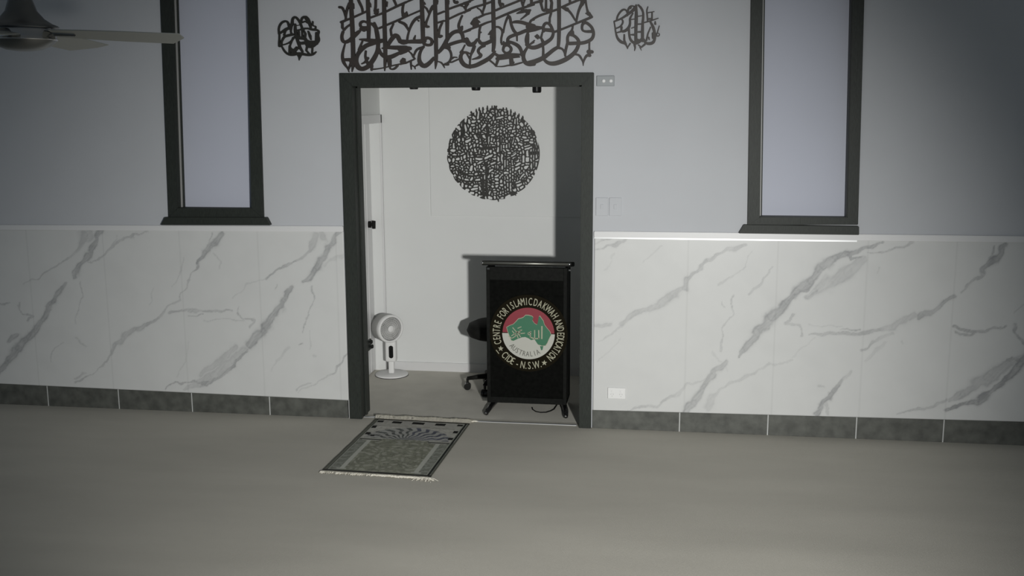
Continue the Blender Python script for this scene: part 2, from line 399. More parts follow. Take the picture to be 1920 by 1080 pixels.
# metal threshold strip
bm = bmesh.new(); box(bm, DL+.002, DR-.03, .016, .040, 0, .007, bev=.003)
alu('trim_threshold', bm)

# ------------------------------------------------------------------ windows
def window(n, outer, inner, sill, pane_y, extra):
    """outer/inner: photo x at y=0 and y=bottom for left/right edges; the frame runs on above the picture"""
    e = bpy.data.objects.new('window_%d' % n, None); COL.objects.link(e); e['kind'] = 'structure'
    (ol0, ol1, or0, or1, oyb), (il0, il1, ir0, ir1, iyb) = outer, inner
    def ext(x0, x1, yb, k=-250): return x0+(x1-x0)*k/yb      # carry the edge on above the frame
    K = -250
    OL, OR = ext(ol0, ol1, oyb), ext(or0, or1, oyb); IL, IR = ext(il0, il1, iyb), ext(ir0, ir1, iyb)
    dpart('frame_side', [(OL, K), (IL, K), (il1, iyb), (ol1, oyb)], -.022, .004, e)
    dpart('frame_side', [(IR, K), (OR, K), (or1, oyb), (ir1, iyb)], -.022, .004, e)
    dpart('frame_rail', [(ol1, oyb), (il1, iyb), (ir1, iyb), (or1, oyb)], -.022, .004, e)
    dpart('frame_rail', [(OL, K), (OL-2, K-30), (OR+2, K-30), (OR, K)], -.022, .004, e)
    dpart('window_sill', sill, -.05, .0, e)
    xl, zb = W((il0+il1)/2, iyb); xr = W((ir0+ir1)/2, iyb)[0]; zt = W(IL, K)[1]
    # lining of the recess
    b2 = bmesh.new()
    wl0, wr0 = W(IL, K)[0], W(IR, K)[0]; wl1, wr1 = W(il1, iyb)[0], W(ir1, iyb)[0]
    prism(b2, [(wl1-.03, zb-.03), (wl1+.003, zb), (wl0+.003, zt), (wl0-.03, zt)], 0, pane_y+.02)
    prism(b2, [(wr1-.003, zb), (wr1+.03, zb-.03), (wr0+.03, zt), (wr0-.003, zt)], 0, pane_y+.02)
    prism(b2, [(wl1-.03, zb-.03), (wr1+.03, zb-.03), (wr1, zb+.003), (wl1, zb+.003)], 0, pane_y+.02)
    obj('reveal', b2, MT['black'], e)
    b2 = bmesh.new()
    # slim pale bead down the left inner edge and along the rest
    prism(b2, [(wl1+.003, zb), (wl1+.012, zb), (wl0+.012, zt), (wl0+.003, zt)], pane_y-.030, pane_y)
    o = obj('glazing_bead', b2, MT['plastic_grey'], e); o['label'] = 'pale grey bead'
    b2 = bmesh.new(); prism(b2, [(wl1+.012, zb), (wl1+.022, zb), (wl0+.022, zt), (wl0+.012, zt)], pane_y-.016, pane_y)
    obj('glazing_bead', b2, MT['black'], e)
    b2 = bmesh.new(); prism(b2, [(wl1-.02, zb-.02), (wr1+.02, zb-.02), (wr0+.02, zt), (wl0-.02, zt)], pane_y, pane_y+.012)
    obj('pane', b2, MT['pane'], e)
    return e
w1 = window(1, (302.5, 318, 483.5, 496, 408), (323, 336, 465.5, 473, 389.5), [(307, 420.5), (314.5, 406), (503, 406.5), (510.5, 421)], .055, 0)
w2 = window(2, (1407.5, 1401, 1619.6, 1608, 421), (1429.5, 1424, 1597, 1587.5, 406.5), [(1384.5, 436), (1394, 420), (1608.5, 423), (1608.5, 439)], .075, 0)
# second, inner rail with a joint at the foot of the right window
bm = bmesh.new()
qp(bm, [(1425, 407), (1498.5, 407), (1498.5, 419), (1424, 418)], -.026, -.022)
qp(bm, [(1500, 407), (1588, 408), (1587, 420.5), (1500, 419.5)], -.026, -.022)
obj('inner_rail', bm, MT['black'], w2)
# ------------------------------------------------------------------ cut-out calligraphy by distance fields
def cutout(name, sdf, x0, y0, x1, y1, step, Yf, Yb, m, parent=None):
    """sdf(px, py) < 0 inside; contours become one solid sheet between planes y=Yf and y=Yb"""
    nx = int((x1-x0)/step)+1; ny = int((y1-y0)/step)+1
    gx = x0+np.arange(nx)*step; gy = y0+np.arange(ny)*step
    X, Yg = np.meshgrid(gx, gy)
    Fd = sdf(X, Yg)
    Fd[np.abs(Fd) < 1e-4] = 1e-4
    Fd[0, :] = Fd[-1, :] = 1; Fd[:, 0] = Fd[:, -1] = 1
    verts = {}; pts = []
    def vid(key, px, py):
        if key not in verts: verts[key] = len(pts); pts.append((px, py))
        return verts[key]
    faces = []; segs = []
    ins = Fd < 0
    cnt = ins[:-1, :-1].astype(int)+ins[1:, :-1]+ins[:-1, 1:]+ins[1:, 1:]
    for j, i in zip(*np.nonzero(cnt)):
        cs = [(j, i), (j, i+1), (j+1, i+1), (j+1, i)]
        if cnt[j, i] == 4:
            faces.append([vid(c, gx[c[1]], gy[c[0]]) for c in cs]); continue
        poly = []; cross = []
        for k in range(4):
            a, b = cs[k], cs[(k+1) % 4]; fa, fb = Fd[a], Fd[b]
            if fa < 0: poly.append(vid(a, gx[a[1]], gy[a[0]]))
            if (fa < 0) != (fb < 0):
                t = fa/(fa-fb); key = (min(a, b), max(a, b))
                v = vid(key, gx[a[1]]+(gx[b[1]]-gx[a[1]])*t, gy[a[0]]+(gy[b[0]]-gy[a[0]])*t)
                poly.append(v); cross.append((v, fa < 0))
        faces.append(poly)
        for k in range(len(cross)):           # leaving point -> entering point is an outline edge
            if cross[k][1]: segs.append((cross[k][0], cross[(k+1) % len(cross)][0]))
    p = np.array(pts); n = len(p)
    front = WA(p[:, 0], p[:, 1], Yf); back = front.copy(); back[:, 1] = Yb
    me = bpy.data.meshes.new(name)
    allf = [f for f in faces]+[[v+n for v in f[::-1]] for f in faces]+[[b, a, a+n, b+n] for a, b in segs]
    me.from_pydata(np.concatenate([front, back]).tolist(), [], allf)
    me.update()
    return link(name, me, m, parent)
def stroke_sdf(strokes, rings=()):
    def f(X, Y):
        D = np.full(X.shape, 9.0)
        for pts, _ in strokes:
            if len(pts) == 1: pts = pts*2
            for a, b in zip(pts, pts[1:]):
                r = max(a[2], b[2])/2+2
                m = (X > min(a[0], b[0])-r) & (X < max(a[0], b[0])+r) & (Y > min(a[1], b[1])-r) & (Y < max(a[1], b[1])+r)
                if not m.any(): continue
                dx, dy = b[0]-a[0], b[1]-a[1]; L = dx*dx+dy*dy+1e-9
                t = np.clip(((X[m]-a[0])*dx+(Y[m]-a[1])*dy)/L, 0, 1)
                d = np.hypot(X[m]-a[0]-t*dx, Y[m]-a[1]-t*dy)-(a[2]+(b[2]-a[2])*t)/2
                D[m] = np.minimum(D[m], d)
        return D
    return f
def smooth_path(pts, n=3):
    """round the corners of a traced stroke (Chaikin)"""
    if len(pts) < 4: return pts
    for _ in range(2):
        out = [pts[0]]
        for a, b in zip(pts, pts[1:]):
            out.append(tuple(a[k]*.75+b[k]*.25 for k in range(3))); out.append(tuple(a[k]*.25+b[k]*.75 for k in range(3)))
        out.append(pts[-1]); pts = out
    return pts
CA = """
205,-330,50 212,0,52 225,200,56 240,500,58 248,820,56 240,900,50; 452,-330,48 458,0,50 465,200,50 475,400,50 470,540,44; 688,-330,50 692,0,52 702,400,54 715,800,54 705,960,30 703,1025,8;
50,105,36 85,105,36 115,160,28 135,240,22; 190,50,34 155,140,32 140,230,26 140,290,26; 75,322,36 140,292,28 210,268,28 330,215,26 440,165,26; 490,258,26 680,190,26 870,95,30 1010,32,28; 620,410,26 740,358,26 880,300,28 1010,240,26;
240,60,40 255,120,16; 300,-80,34 320,0,34 350,60,36 378,120,30 385,180,26; 440,-20,30 490,60,30 500,100,14; 575,-80,30 572,90,32 560,160,32; 570,190,44 590,170,52; 590,170,40 610,130,14; 735,30,26 735,95,12; 815,-60,34 840,10,34 865,60,30 872,95,24; 975,60,28 960,130,28 962,200,34 990,232,40;
90,320,30 90,400,32 115,430,34; 115,430,30 160,385,24 205,355,26; 100,460,34 80,520,38 90,590,46 130,615,46 200,585,50 250,530,58 320,465,50 345,445,26;
130,630,14 105,720,24 88,800,34 98,880,42 130,940,36 170,990,20 187,1045,6; 110,865,40 200,865,52 290,890,60; 220,880,60 245,950,44 230,1040,6; 290,900,60 310,970,70 370,1005,62 450,975,60 500,920,60 560,830,60 600,740,50 610,640,50 600,520,60 575,400,50 555,330,26; 180,1000,20 220,900,34;
290,900,50 300,810,50 350,730,56 430,660,56 520,630,60 600,600,60; 345,572,22 400,575,40 480,585,56 600,600,70 690,585,50; 480,340,40 530,350,44 575,400,50;
470,395,36 400,400,40 355,390,36 345,335,34 390,305,34 440,320,36 480,345,36; 355,420,34 400,440,40 430,430,30; 470,400,44 470,560,44; 380,600,20 355,660,24 330,720,30; 430,740,24 420,820,28 440,880,36 470,940,40; 370,925,14 420,900,30 460,840,34; 505,900,50 515,960,40 512,1015,24; 510,1005,24 620,995,16 740,970,16 880,935,20 1010,915,20;
615,700,40 640,770,44 700,825,54 780,830,60 850,800,54 930,760,40 1010,722,40; 740,685,50 860,690,60 1010,690,62; 800,515,26 790,430,28 830,345,20; 755,640,50 800,570,54 850,510,60 890,520,60 920,590,56 960,625,50 1010,610,56; 670,700,20 720,690,40;
920,315,40 980,340,44 1010,365,40; 780,870,40 790,940,24 775,985,20 800,1005,24 850,995,28 890,950,26; 975,880,84 985,860,40; 750,870,24 765,960,20"""
CB = """
308,-330,50 312,0,52 325,300,56 332,560,54; 503,-330,48 506,0,50 512,300,54 522,700,52 522,900,44 510,1000,4; 672,-330,48 676,0,50 684,300,52 680,560,40;
0,75,24 100,25,22 240,-35,22; 0,275,20 60,255,20 180,200,20 300,150,22; 48,60,22 36,150,28 42,230,34; 60,220,50 90,200,44; 90,200,36 98,168,10;
0,315,34 50,335,34 95,385,34 128,450,22; 300,240,44 230,265,36 170,340,34 128,450,20 105,550,28 100,620,20; 265,298,26 268,308,14;
0,600,56 60,600,56 120,605,50 200,600,58 300,600,66 350,590,60; 205,560,30 222,510,8; 350,600,44 365,555,44 410,545,42 455,570,42 465,610,38 450,650,36 390,655,40 350,635,44;
340,85,24 385,125,28 420,200,18; 480,95,50 445,140,36 425,200,22 400,270,22 370,340,32 375,385,44 410,385,32; 340,45,50 355,55,30;
540,205,26 640,165,24; 700,132,26 800,95,28 900,60,30 1010,22,28; 540,330,24 640,300,26; 710,272,24 850,205,26 1010,145,26; 780,-80,26 783,40,34 830,35,44 828,15,14; 870,80,22 920,95,22 950,145,16; 980,55,34 955,100,22 950,145,16; 700,10,26 705,60,10; 540,10,26 540,60,10;
610,330,24 572,410,28 555,490,36 565,540,38 600,520,34; 555,760,40 600,710,50 645,650,60 680,570,50 740,490,50 800,455,50 870,450,60 905,500,50 915,585,40; 900,225,22 865,300,26 842,380,34 880,440,60 900,380,20;
640,680,50 700,690,60; 660,680,50 700,650,44 800,615,46 900,590,46 970,590,50; 950,560,20 975,545,20 975,600,60 1000,640,70;
680,690,40 725,730,30 745,800,28 735,860,24 700,910,26 650,930,24; 550,890,20 600,905,24 630,950,20 645,985,6; 660,930,40 690,930,40; 690,905,22 750,900,20 850,855,20; 725,870,16 780,828,20 820,830,18;
930,462,30 1010,435,30; 940,650,14 905,720,20 880,760,34; 1005,775,26 960,755,34 900,762,36 870,830,50 895,905,60 950,955,60 1010,965,60;
340,675,30 295,740,34 275,820,40 280,900,60 340,965,66 410,930,56 490,840,40; 340,680,30 270,700,30 230,730,28 205,790,20 190,830,16; 130,745,18 170,780,22 195,830,30 225,856,6; 0,932,20 100,905,22 200,860,20; 40,890,80 45,850,30; 155,880,22 158,940,22 162,1005,10; 160,940,20 210,965,20 220,1000,8; 220,960,12 270,930,30;
0,710,70 80,700,70 140,700,56; 0,775,40 80,745,40 150,700,30"""
CC = """
412,-330,48 420,0,50 430,400,56 435,650,54 420,740,36;
0,45,26 60,25,24 200,-40,24; 0,182,28 120,110,26 280,68,28 410,20,26; 205,255,28 300,210,26 420,180,24; 0,462,26 120,410,26 250,365,30 320,330,26 410,305,24; 460,150,28 560,105,28 700,50,28 860,-15,28; 460,272,28 600,210,30 750,150,34 850,115,30 1010,65,28;
30,50,34 25,110,24 25,155,20; 293,-80,44 298,30,44 300,90,28 278,150,22 268,205,16; 200,120,22 240,145,22 268,205,16; 120,340,50 165,290,70 185,250,20; 100,340,16 190,330,80 150,370,60 150,400,20; 200,300,30 225,320,20; 245,370,20 225,420,26 220,490,26 215,560,22; 240,470,20 250,462,10;
0,600,40 45,550,14 40,590,50 60,640,60 110,650,60 160,620,44 190,560,20 215,580,40 240,630,50 300,635,50 370,605,50 420,580,50; 350,500,10 400,480,70 420,460,70; 400,530,50 400,570,40;
150,670,40 130,730,44 100,790,24 88,850,22 85,930,22; 290,660,44 230,690,30 200,735,36 220,775,36 250,795,44 220,835,40 120,860,14; 0,750,24 40,775,24 80,850,18; 0,935,60 60,965,56 160,955,56 260,905,60 360,850,56 430,780,44 450,740,20;
380,880,26 430,920,24 462,962,12; 462,962,14 560,965,18 640,945,20 700,945,28 840,905,20; 490,870,36 465,945,26;
460,390,24 510,390,34 555,440,28 555,490,24 537,560,24 540,620,26; 570,470,20 590,350,22 640,225,30 665,240,34 680,350,36 720,450,44 770,490,40;
630,610,34 635,550,40 700,515,44 800,485,46 900,440,48 1010,415,54; 765,500,24 768,590,16; 700,325,26 750,315,44 830,320,52 920,350,54 1010,375,56;
640,600,40 720,625,50 790,665,54 830,730,44 840,800,40; 565,720,30 580,660,36 640,650,40 690,700,36 670,755,36 610,775,36 570,740,30 565,720,30; 550,640,30 600,630,44 650,630,40; 575,600,14 575,630,20;
440,770,30 500,815,50 560,810,50 650,790,44 740,790,40 830,790,26; 480,850,44 560,845,40 680,825,44 800,822,22; 680,830,50 690,920,60; 690,920,50 720,900,20;
510,-80,30 515,40,40 530,90,30; 530,60,44 560,60,40; 825,-80,26 838,40,26 855,100,22; 885,-20,22 860,60,18 855,100,16; 975,-80,34 978,70,36;
765,195,14 850,165,50 960,145,26 965,140,10; 900,160,60 940,180,40 900,220,26 820,282,12; 800,130,30 870,140,20;
915,690,30 870,760,40 855,830,50 880,900,60 930,935,54 1010,925,56; 925,475,30 895,560,34 905,630,40 945,680,50 1010,690,54; 955,645,16 1010,612,18; 955,330,24 970,295,26 1010,285,24"""
CD = """
442,-330,50 448,0,52 452,300,50 448,600,48 435,690,36;
0,78,26 100,38,30 200,12,40; 45,-60,44 50,40,30; 180,10,40 200,100,30 220,160,34 260,145,34 262,60,28 262,-80,28; 310,-80,40 345,40,36 335,150,40; 290,155,60 330,155,50; 215,-60,26 200,30,24; 20,330,14 45,295,28 150,230,30 300,180,30 420,138,28; 490,105,30 620,45,30 760,-10,30; 600,-60,36 610,40,30;
0,190,50 35,145,14; 335,190,28 315,260,26 315,320,26;
0,390,60 100,395,50 220,400,32; 0,445,54 100,430,44 210,400,30; 225,450,40 220,380,36 255,330,36 310,340,44 345,400,38 372,470,34 350,550,40 290,600,48 210,645,56 110,690,58 30,690,52 -20,650,40; 235,430,50 345,440,56; 210,465,20 190,545,26 215,600,44; 215,640,30 222,720,28 220,850,34; 100,525,12 135,530,60 165,540,12; 135,500,14 140,560,20; 165,550,20 190,545,24; 95,585,14 30,640,18; 0,500,36 -5,620,40;
385,462,30 500,420,26 700,338,28 920,250,36 938,240,10; 495,108,30 560,135,60 570,130,44; 560,130,44 620,185,32 665,260,28 700,320,16; 790,-80,60 795,40,60 760,90,36 725,180,30 700,310,24; 825,-60,34 838,40,26 855,130,24 870,180,40; 835,195,12 880,200,60 925,225,12; 855,160,14 900,250,14;
930,455,44 820,458,34 780,430,30 785,350,34 830,320,46 880,350,44 930,400,40 955,480,38 935,560,42 860,605,48 780,625,48 700,625,50 600,630,50; 
650,375,22 640,440,26 600,480,34 570,540,36 575,610,40; 640,460,50 640,500,60; 600,500,40 660,510,44 720,560,44 740,610,44 725,680,46 680,760,52 600,830,60 500,885,64 380,925,64 290,915,54 225,855,36;
570,630,34 550,710,34 540,800,20; 435,690,40 500,705,30 535,760,30 540,810,26; 440,680,44 370,720,50 300,780,50 220,840,60 120,885,66 0,920,70;
680,785,30 740,795,34 775,850,28 800,900,22 800,955,4; 890,600,22 888,680,20 890,720,24; 880,750,60 925,750,50 940,745,10; 890,800,50 850,800,34 815,860,26 802,920,8"""
big = []
for s_, ox in ((CA, 630), (CB, 750), (CC, 870), (CD, 990)):
    big += [(smooth_path(p), d) for p, d in parse(s_, 7.715, ox, 0)]
o = cutout('calligraphy_cutout', stroke_sdf(big), 628, -48, 1122, 138, 0.55, -.016, -.001, MT['brown'])
tag(o, 'wide dark brown cut-out calligraphy panel on the wall directly above the black-framed opening', 'wall art')
ML = """
205,480,30 198,380,30 240,295,34 310,262,34 355,280,34 370,340,36; 205,480,30 270,440,36 330,395,44 400,385,50; 212,470,26 212,560,28 205,640,28 205,690,24; 205,640,20 245,640,20 250,680,20 215,695,20 205,650,18; 245,620,30 290,530,36 350,510,44 440,490,40; 290,500,30 315,430,28 350,402,22;
250,690,24 300,780,34 370,835,36 450,835,44 530,810,44 600,820,50 700,840,44 780,830,40 832,785,18; 255,672,18 340,650,22 410,610,24 470,530,30; 255,590,24 250,670,20;
385,370,60 430,320,50 430,225,36 480,190,38 530,240,38 565,300,36 590,370,36; 480,320,30 478,420,50 500,520,54 520,600,44 550,690,44 600,780,36; 415,330,40 405,440,26 420,500,30; 590,370,30 600,540,26; 565,300,24 580,270,30 590,215,34 640,190,42 690,220,50 720,300,54 740,370,34; 660,205,60 690,250,60; 590,290,26 650,270,24 690,300,24; 610,390,26 680,385,20;
490,345,12 590,325,12; 500,425,24 590,405,26 680,385,30 760,410,44 840,412,40 885,440,30 850,500,50 885,590,40 830,650,44 770,690,60 700,690,70 670,640,60; 540,440,26 545,530,30; 625,420,20 650,480,36 640,560,40; 700,440,26 730,520,44 745,580,20; 520,545,56 640,560,56 670,600,50; 590,640,50 700,625,56 830,620,50; 840,470,44 840,640,54; 690,600,40 740,640,70;
680,700,34 665,760,28 720,825,30; 770,700,28 765,800,26; 775,275,24 772,350,22 830,350,22 818,400,26; 550,620,30 560,730,40; 385,690,30 385,800,36; 445,545,28 405,640,26 385,700,24 420,750,40 440,800,50; 500,700,16 450,770,36; 410,725,20 430,750,50; 440,810,40 500,750,34 545,690,30 590,770,30; 500,800,30 545,870,30 545,930,5; 600,800,30 560,870,26 545,920,6; 240,680,30 215,690,36"""
MR = """
262,370,28 272,300,30 330,210,32 390,168,32 440,190,34 462,250,28 460,290,20; 215,395,26 330,352,28 430,290,38 560,195,52 610,130,60; 212,400,22 230,500,24 242,600,28 275,710,44 340,775,60 400,790,50 440,830,34 460,905,6;
345,340,30 385,400,28 335,490,26 235,528,22; 350,500,40 345,580,30 250,605,18; 370,580,44 430,565,50 490,500,46 510,420,36 500,340,36 560,245,20; 460,230,34 480,150,34 520,110,30 565,110,24; 510,150,34 520,140,34; 515,362,16 585,350,16;
620,95,30 622,300,62 615,500,56 612,700,52 620,790,60; 660,95,34 715,150,44 750,230,36 750,320,40 738,420,44 735,600,56 735,750,54; 655,300,18 750,285,14; 640,445,24 735,440,26; 640,590,24 735,585,40; 530,520,14 600,495,18; 515,640,20 600,640,44;
485,530,36 490,640,36 510,730,44 570,790,54 640,790,60 720,730,54; 640,750,80 655,770,60; 400,640,28 400,740,36 430,810,34; 510,800,24 470,860,18 460,900,6; 590,820,44 600,880,28 588,935,10; 665,830,26 715,870,26 775,820,34; 690,870,26 715,930,6; 760,730,44 800,800,50 880,805,56 940,780,50 968,700,40 960,600,50 930,490,54 880,400,34;
835,125,16 812,190,24 825,300,28 830,390,24; 835,235,18 950,212,12; 912,230,26 910,340,28; 840,350,34 910,345,30; 760,418,20 880,385,24 1025,335,14; 970,395,18 970,440,38; 885,500,20 835,620,26 810,740,30; 850,690,30 860,730,20; 940,640,60 1000,660,30; 1000,610,14 1045,612,16 1048,660,16 1000,672,18 998,620,14; 1045,475,14 1020,560,18 1005,620,16; 930,620,50 930,700,40"""
tag(cutout('calligraphy_medallion', stroke_sdf([(smooth_path(p), d) for p, d in parse(ML, 9, 500, 10)]), 515, 22, 606, 120, .45, -.014, -.001, MT['ink']),
    'small black cut-out calligraphy medallion between the left window and the wide panel', 'wall art', 'small calligraphy medallions')
tag(cutout('calligraphy_medallion', stroke_sdf([(smooth_path(p), d) for p, d in parse(MR, 9.815, 1130, 0)]), 1145, 4, 1246, 100, .45, -.014, -.001, MT['brown']),
    'small dark brown cut-out calligraphy medallion between the wide panel and the right window', 'wall art', 'small calligraphy medallions')
H1 = "480,330,470,400,40;530,385,540,430,45;620,325,640,350,45;665,240,660,280,30;725,210,715,340,35;815,270,825,290,30;865,190,850,215,45;885,270,875,310,30;940,160,940,190,18;965,160,965,190,12;960,265,985,290,35;600,405,660,405,35;720,405,745,405,35;335,425,340,440,22;290,470,295,475,18;310,520,340,560,55;235,545,235,570,18;395,450,395,530,28;450,490,480,600,28;565,545,570,600,38;405,590,405,700,28;350,630,345,670,30;165,690,180,740,35;465,665,495,690,32;820,520,850,490,45;800,560,810,550,35;940,480,950,490,30;650,700,680,750,50;830,700,850,730,45;690,530,695,510,28;750,490,750,510,18;745,590,745,600,22;950,385,970,375,28;820,410,825,415,25;480,750,530,740,18;480,820,560,770,35;320,770,335,800,40;320,865,345,875,25;190,790,180,830,22;110,860,110,950,14;165,880,160,930,25;225,860,225,930,35;300,930,300,970,25;345,935,350,960,28;390,990,400,1000,25;545,880,560,860,35;430,930,435,960,22;490,930,500,960,32;560,940,575,910,40;640,870,640,920,25;690,800,700,830,30;720,870,710,900,20;760,910,800,940,28;850,940,970,945,18;810,820,825,870,25;860,790,850,800,22;880,850,880,870,15;930,730,930,860,28;990,760,990,780,28;920,600,920,650,12;655,970,660,1010,38;740,1030,760,1000,30;795,1010,800,1030,25;845,1010,845,1030,28;900,990,900,995,20;970,1010,965,1030,35;180,1000,250,1000,35;510,1040,510,1060,25;575,1040,580,1060,30;1000,560,1000,570,20;1000,610,1010,600,20;960,540,1010,515,12;620,590,630,600,18;640,790,620,800,18"
H2 = "150,140,150,145,30;110,190,110,290,28;240,225,240,250,40;300,240,300,260,18;190,195,180,200,18;130,345,250,325,25;375,325,380,350,55;90,420,85,430,35;150,390,150,400,20;205,390,205,391,18;300,410,300,420,28;310,480,315,475,25;350,445,430,440,16;460,310,450,350,14;495,370,495,450,25;540,350,545,450,22;590,310,600,360,25;620,450,640,490,50;705,440,705,470,28;560,520,565,540,40;720,520,725,550,14;780,520,800,580,18;270,580,280,560,25;320,600,330,580,18;360,560,400,550,38;130,580,150,550,25;60,510,100,490,12;60,600,61,600,20;200,590,205,620,22;140,660,130,680,32;440,615,490,595,28;570,635,600,625,16;660,620,690,610,38;735,650,740,670,45;820,705,820,710,28;490,660,490,665,28;600,710,600,715,25;650,725,720,740,35;690,800,760,790,30;530,750,570,790,40;470,740,440,860,18;255,680,260,740,18;375,650,375,655,22;200,740,200,820,22;145,770,145,790,25;150,840,150,880,28;75,770,70,810,25;320,800,325,820,28;325,880,325,930,25;375,750,378,780,20;380,860,380,930,28;435,760,435,770,12;500,855,490,855,32;580,860,620,880,35;810,780,850,780,22;800,825,850,835,30;690,910,780,890,18;530,920,530,925,32;640,940,641,940,30;580,980,590,970,35;700,980,830,930,22;900,840,930,940,18;905,960,905,1060,12;920,740,960,900,14;970,920,970,1060,12;740,1020,745,1060,50;820,980,820,1060,14;870,960,870,1060,14;600,1040,610,1060,28;480,980,500,980,20;450,1060,510,1020,20;150,950,150,1020,32;205,890,205,1040,20;70,1030,90,1060,28;255,980,290,1020,18;360,1055,400,1045,20"
H3 = "110,30,130,60,28;200,55,280,55,22;320,50,320,60,28;370,60,430,30,18;450,80,440,110,38;510,40,515,100,28;580,30,590,70,40;135,150,145,190,35;220,140,215,190,35;290,140,320,145,38;180,285,220,285,28;175,345,190,350,18;200,375,240,340,18;345,200,355,195,32;400,240,410,215,22;430,270,445,260,28;455,170,460,170,22;515,135,515,140,22;500,300,520,330,22;575,140,575,220,30;625,140,625,150,28;670,140,790,150,28;700,85,820,85,14;740,20,740,25,35;870,130,1000,70,32;650,240,655,260,35;710,240,810,190,22;820,230,821,230,28;930,215,940,205,28;990,240,1050,220,38;580,300,570,360,48;650,330,665,380,25;700,290,700,320,20;750,280,740,320,28;830,310,840,340,35;350,320,360,340,14;405,355,405,360,32;340,390,420,450,22;275,400,300,440,24;240,460,265,510,30;340,510,345,550,48;410,530,410,560,28;470,420,510,415,16;540,465,600,465,25;660,460,700,435,18;750,440,760,435,18;720,410,730,400,14;850,390,870,390,16;950,390,1000,360,38;1000,420,1030,420,28;940,470,930,520,20;450,560,520,575,35;560,570,600,530,28;530,525,535,525,16;670,570,745,570,32;790,510,800,540,14;860,480,855,530,32;850,610,880,600,18;340,630,350,630,18;400,640,405,690,38;460,690,490,690,28;490,635,500,635,16;590,650,600,660,28;640,690,700,680,32;730,625,750,630,18;805,640,805,700,12;590,755,700,745,28;750,710,755,760,25;480,770,520,775,28;570,830,620,835,26;670,790,700,785,10;740,825,750,830,22;680,870,685,870,38;735,900,800,890,24;800,840,800,880,18;870,900,880,930,28;930,920,990,930,40;1050,910,1050,925,38;960,800,940,840,35;930,740,930,750,20;1000,700,1010,710,40;1000,540,1010,540,24;970,600,980,620,14;880,660,880,720,10"
H4 = "80,30,100,40,22;340,60,400,25,22;430,85,510,20,22;610,20,610,50,35;740,20,745,70,55;550,60,555,65,18;820,20,825,100,14;870,20,870,160,10;925,20,925,120,12;970,20,970,60,10;150,100,155,170,20;230,50,232,220,22;290,170,290,300,22;345,125,380,115,26;340,190,340,260,26;430,180,435,250,24;490,190,500,190,20;520,195,560,175,28;450,125,520,100,16;660,80,660,200,32;745,130,745,180,55;70,225,90,215,35;720,235,780,240,22;100,280,100,340,16;145,280,145,330,22;230,290,232,340,26;500,275,600,225,24;700,320,750,300,38;825,240,825,340,28;870,210,875,290,16;920,220,910,290,22;510,350,590,310,24;620,310,640,350,20;450,350,450,390,20;330,355,345,370,28;280,425,350,430,28;400,390,400,420,22;440,440,450,440,25;580,380,585,440,30;600,450,630,420,20;600,530,670,450,26;720,410,740,490,20;760,390,770,400,28;895,410,915,370,26;840,480,855,490,25;780,455,790,460,18;60,425,70,425,25;100,490,160,475,28;190,510,235,460,28;120,405,150,400,16;285,500,290,560,22;340,510,345,540,24;450,510,450,530,22;500,480,500,490,20;540,430,540,460,14;100,555,140,560,24;210,610,220,570,24;490,575,490,580,24;520,620,590,600,25;540,680,620,650,32;90,630,140,630,22;345,630,345,690,18;405,630,405,800,24;750,570,755,590,38;710,620,720,625,20;200,680,240,670,24;120,700,140,690,35;610,730,660,690,24;710,685,712,685,22;460,750,490,770,45;240,750,245,755,28;345,765,350,765,28;100,810,70,815,24;200,810,195,840,20;140,850,150,840,28;300,840,310,840,30;550,815,580,820,20;250,860,260,860,20;80,920,130,910,35;310,930,380,880,30;205,925,250,930,14"
holes = []
for s_, ox, oy in ((H1, 830, 190), (H2, 920, 190), (H3, 830, 285), (H4, 920, 285)):
    for t in s_.split(';'):
        a = [float(q) for q in t.split(',')]
        holes.append(([(a[0]/10.8+ox, a[1]/10.8+oy, a[4]/10.8), (a[2]/10.8+ox, a[3]/10.8+oy, a[4]/10.8)], 1))

def seg_dist(X, Y, a, b, r_):
    dx, dy = b[0]-a[0], b[1]-a[1]; L = dx*dx+dy*dy+1e-9
    t = np.clip(((X-a[0])*dx+(Y-a[1])*dy)/L, 0, 1)
    return np.hypot(X-a[0]-t*dx, Y-a[1]-t*dy)-r_
def two_nearest(X, Y, hl):
    d1 = np.full(X.shape, 30.0); d2 = np.full(X.shape, 30.0)
    for a, b, r_ in hl:
        m = (X > min(a[0], b[0])-14) & (X < max(a[0], b[0])+14) & (Y > min(a[1], b[1])-14) & (Y < max(a[1], b[1])+14)
        d = seg_dist(X[m], Y[m], a, b, r_); p, q_ = d1[m], d2[m]
        d2[m] = np.where(d < p, p, np.minimum(q_, d)); d1[m] = np.minimum(p, d)
    return d1, d2
hl = []
for p, _ in holes:
    c_ = ((p[0][0]+p[1][0])/2, (p[0][1]+p[1][1])/2)
    if all(math.hypot(c_[0]-(a[0]+b[0])/2, c_[1]-(a[1]+b[1])/2) > 2.6 for a, b, q_ in hl): hl.append((p[0][:2], p[1][:2], p[0][2]/2))
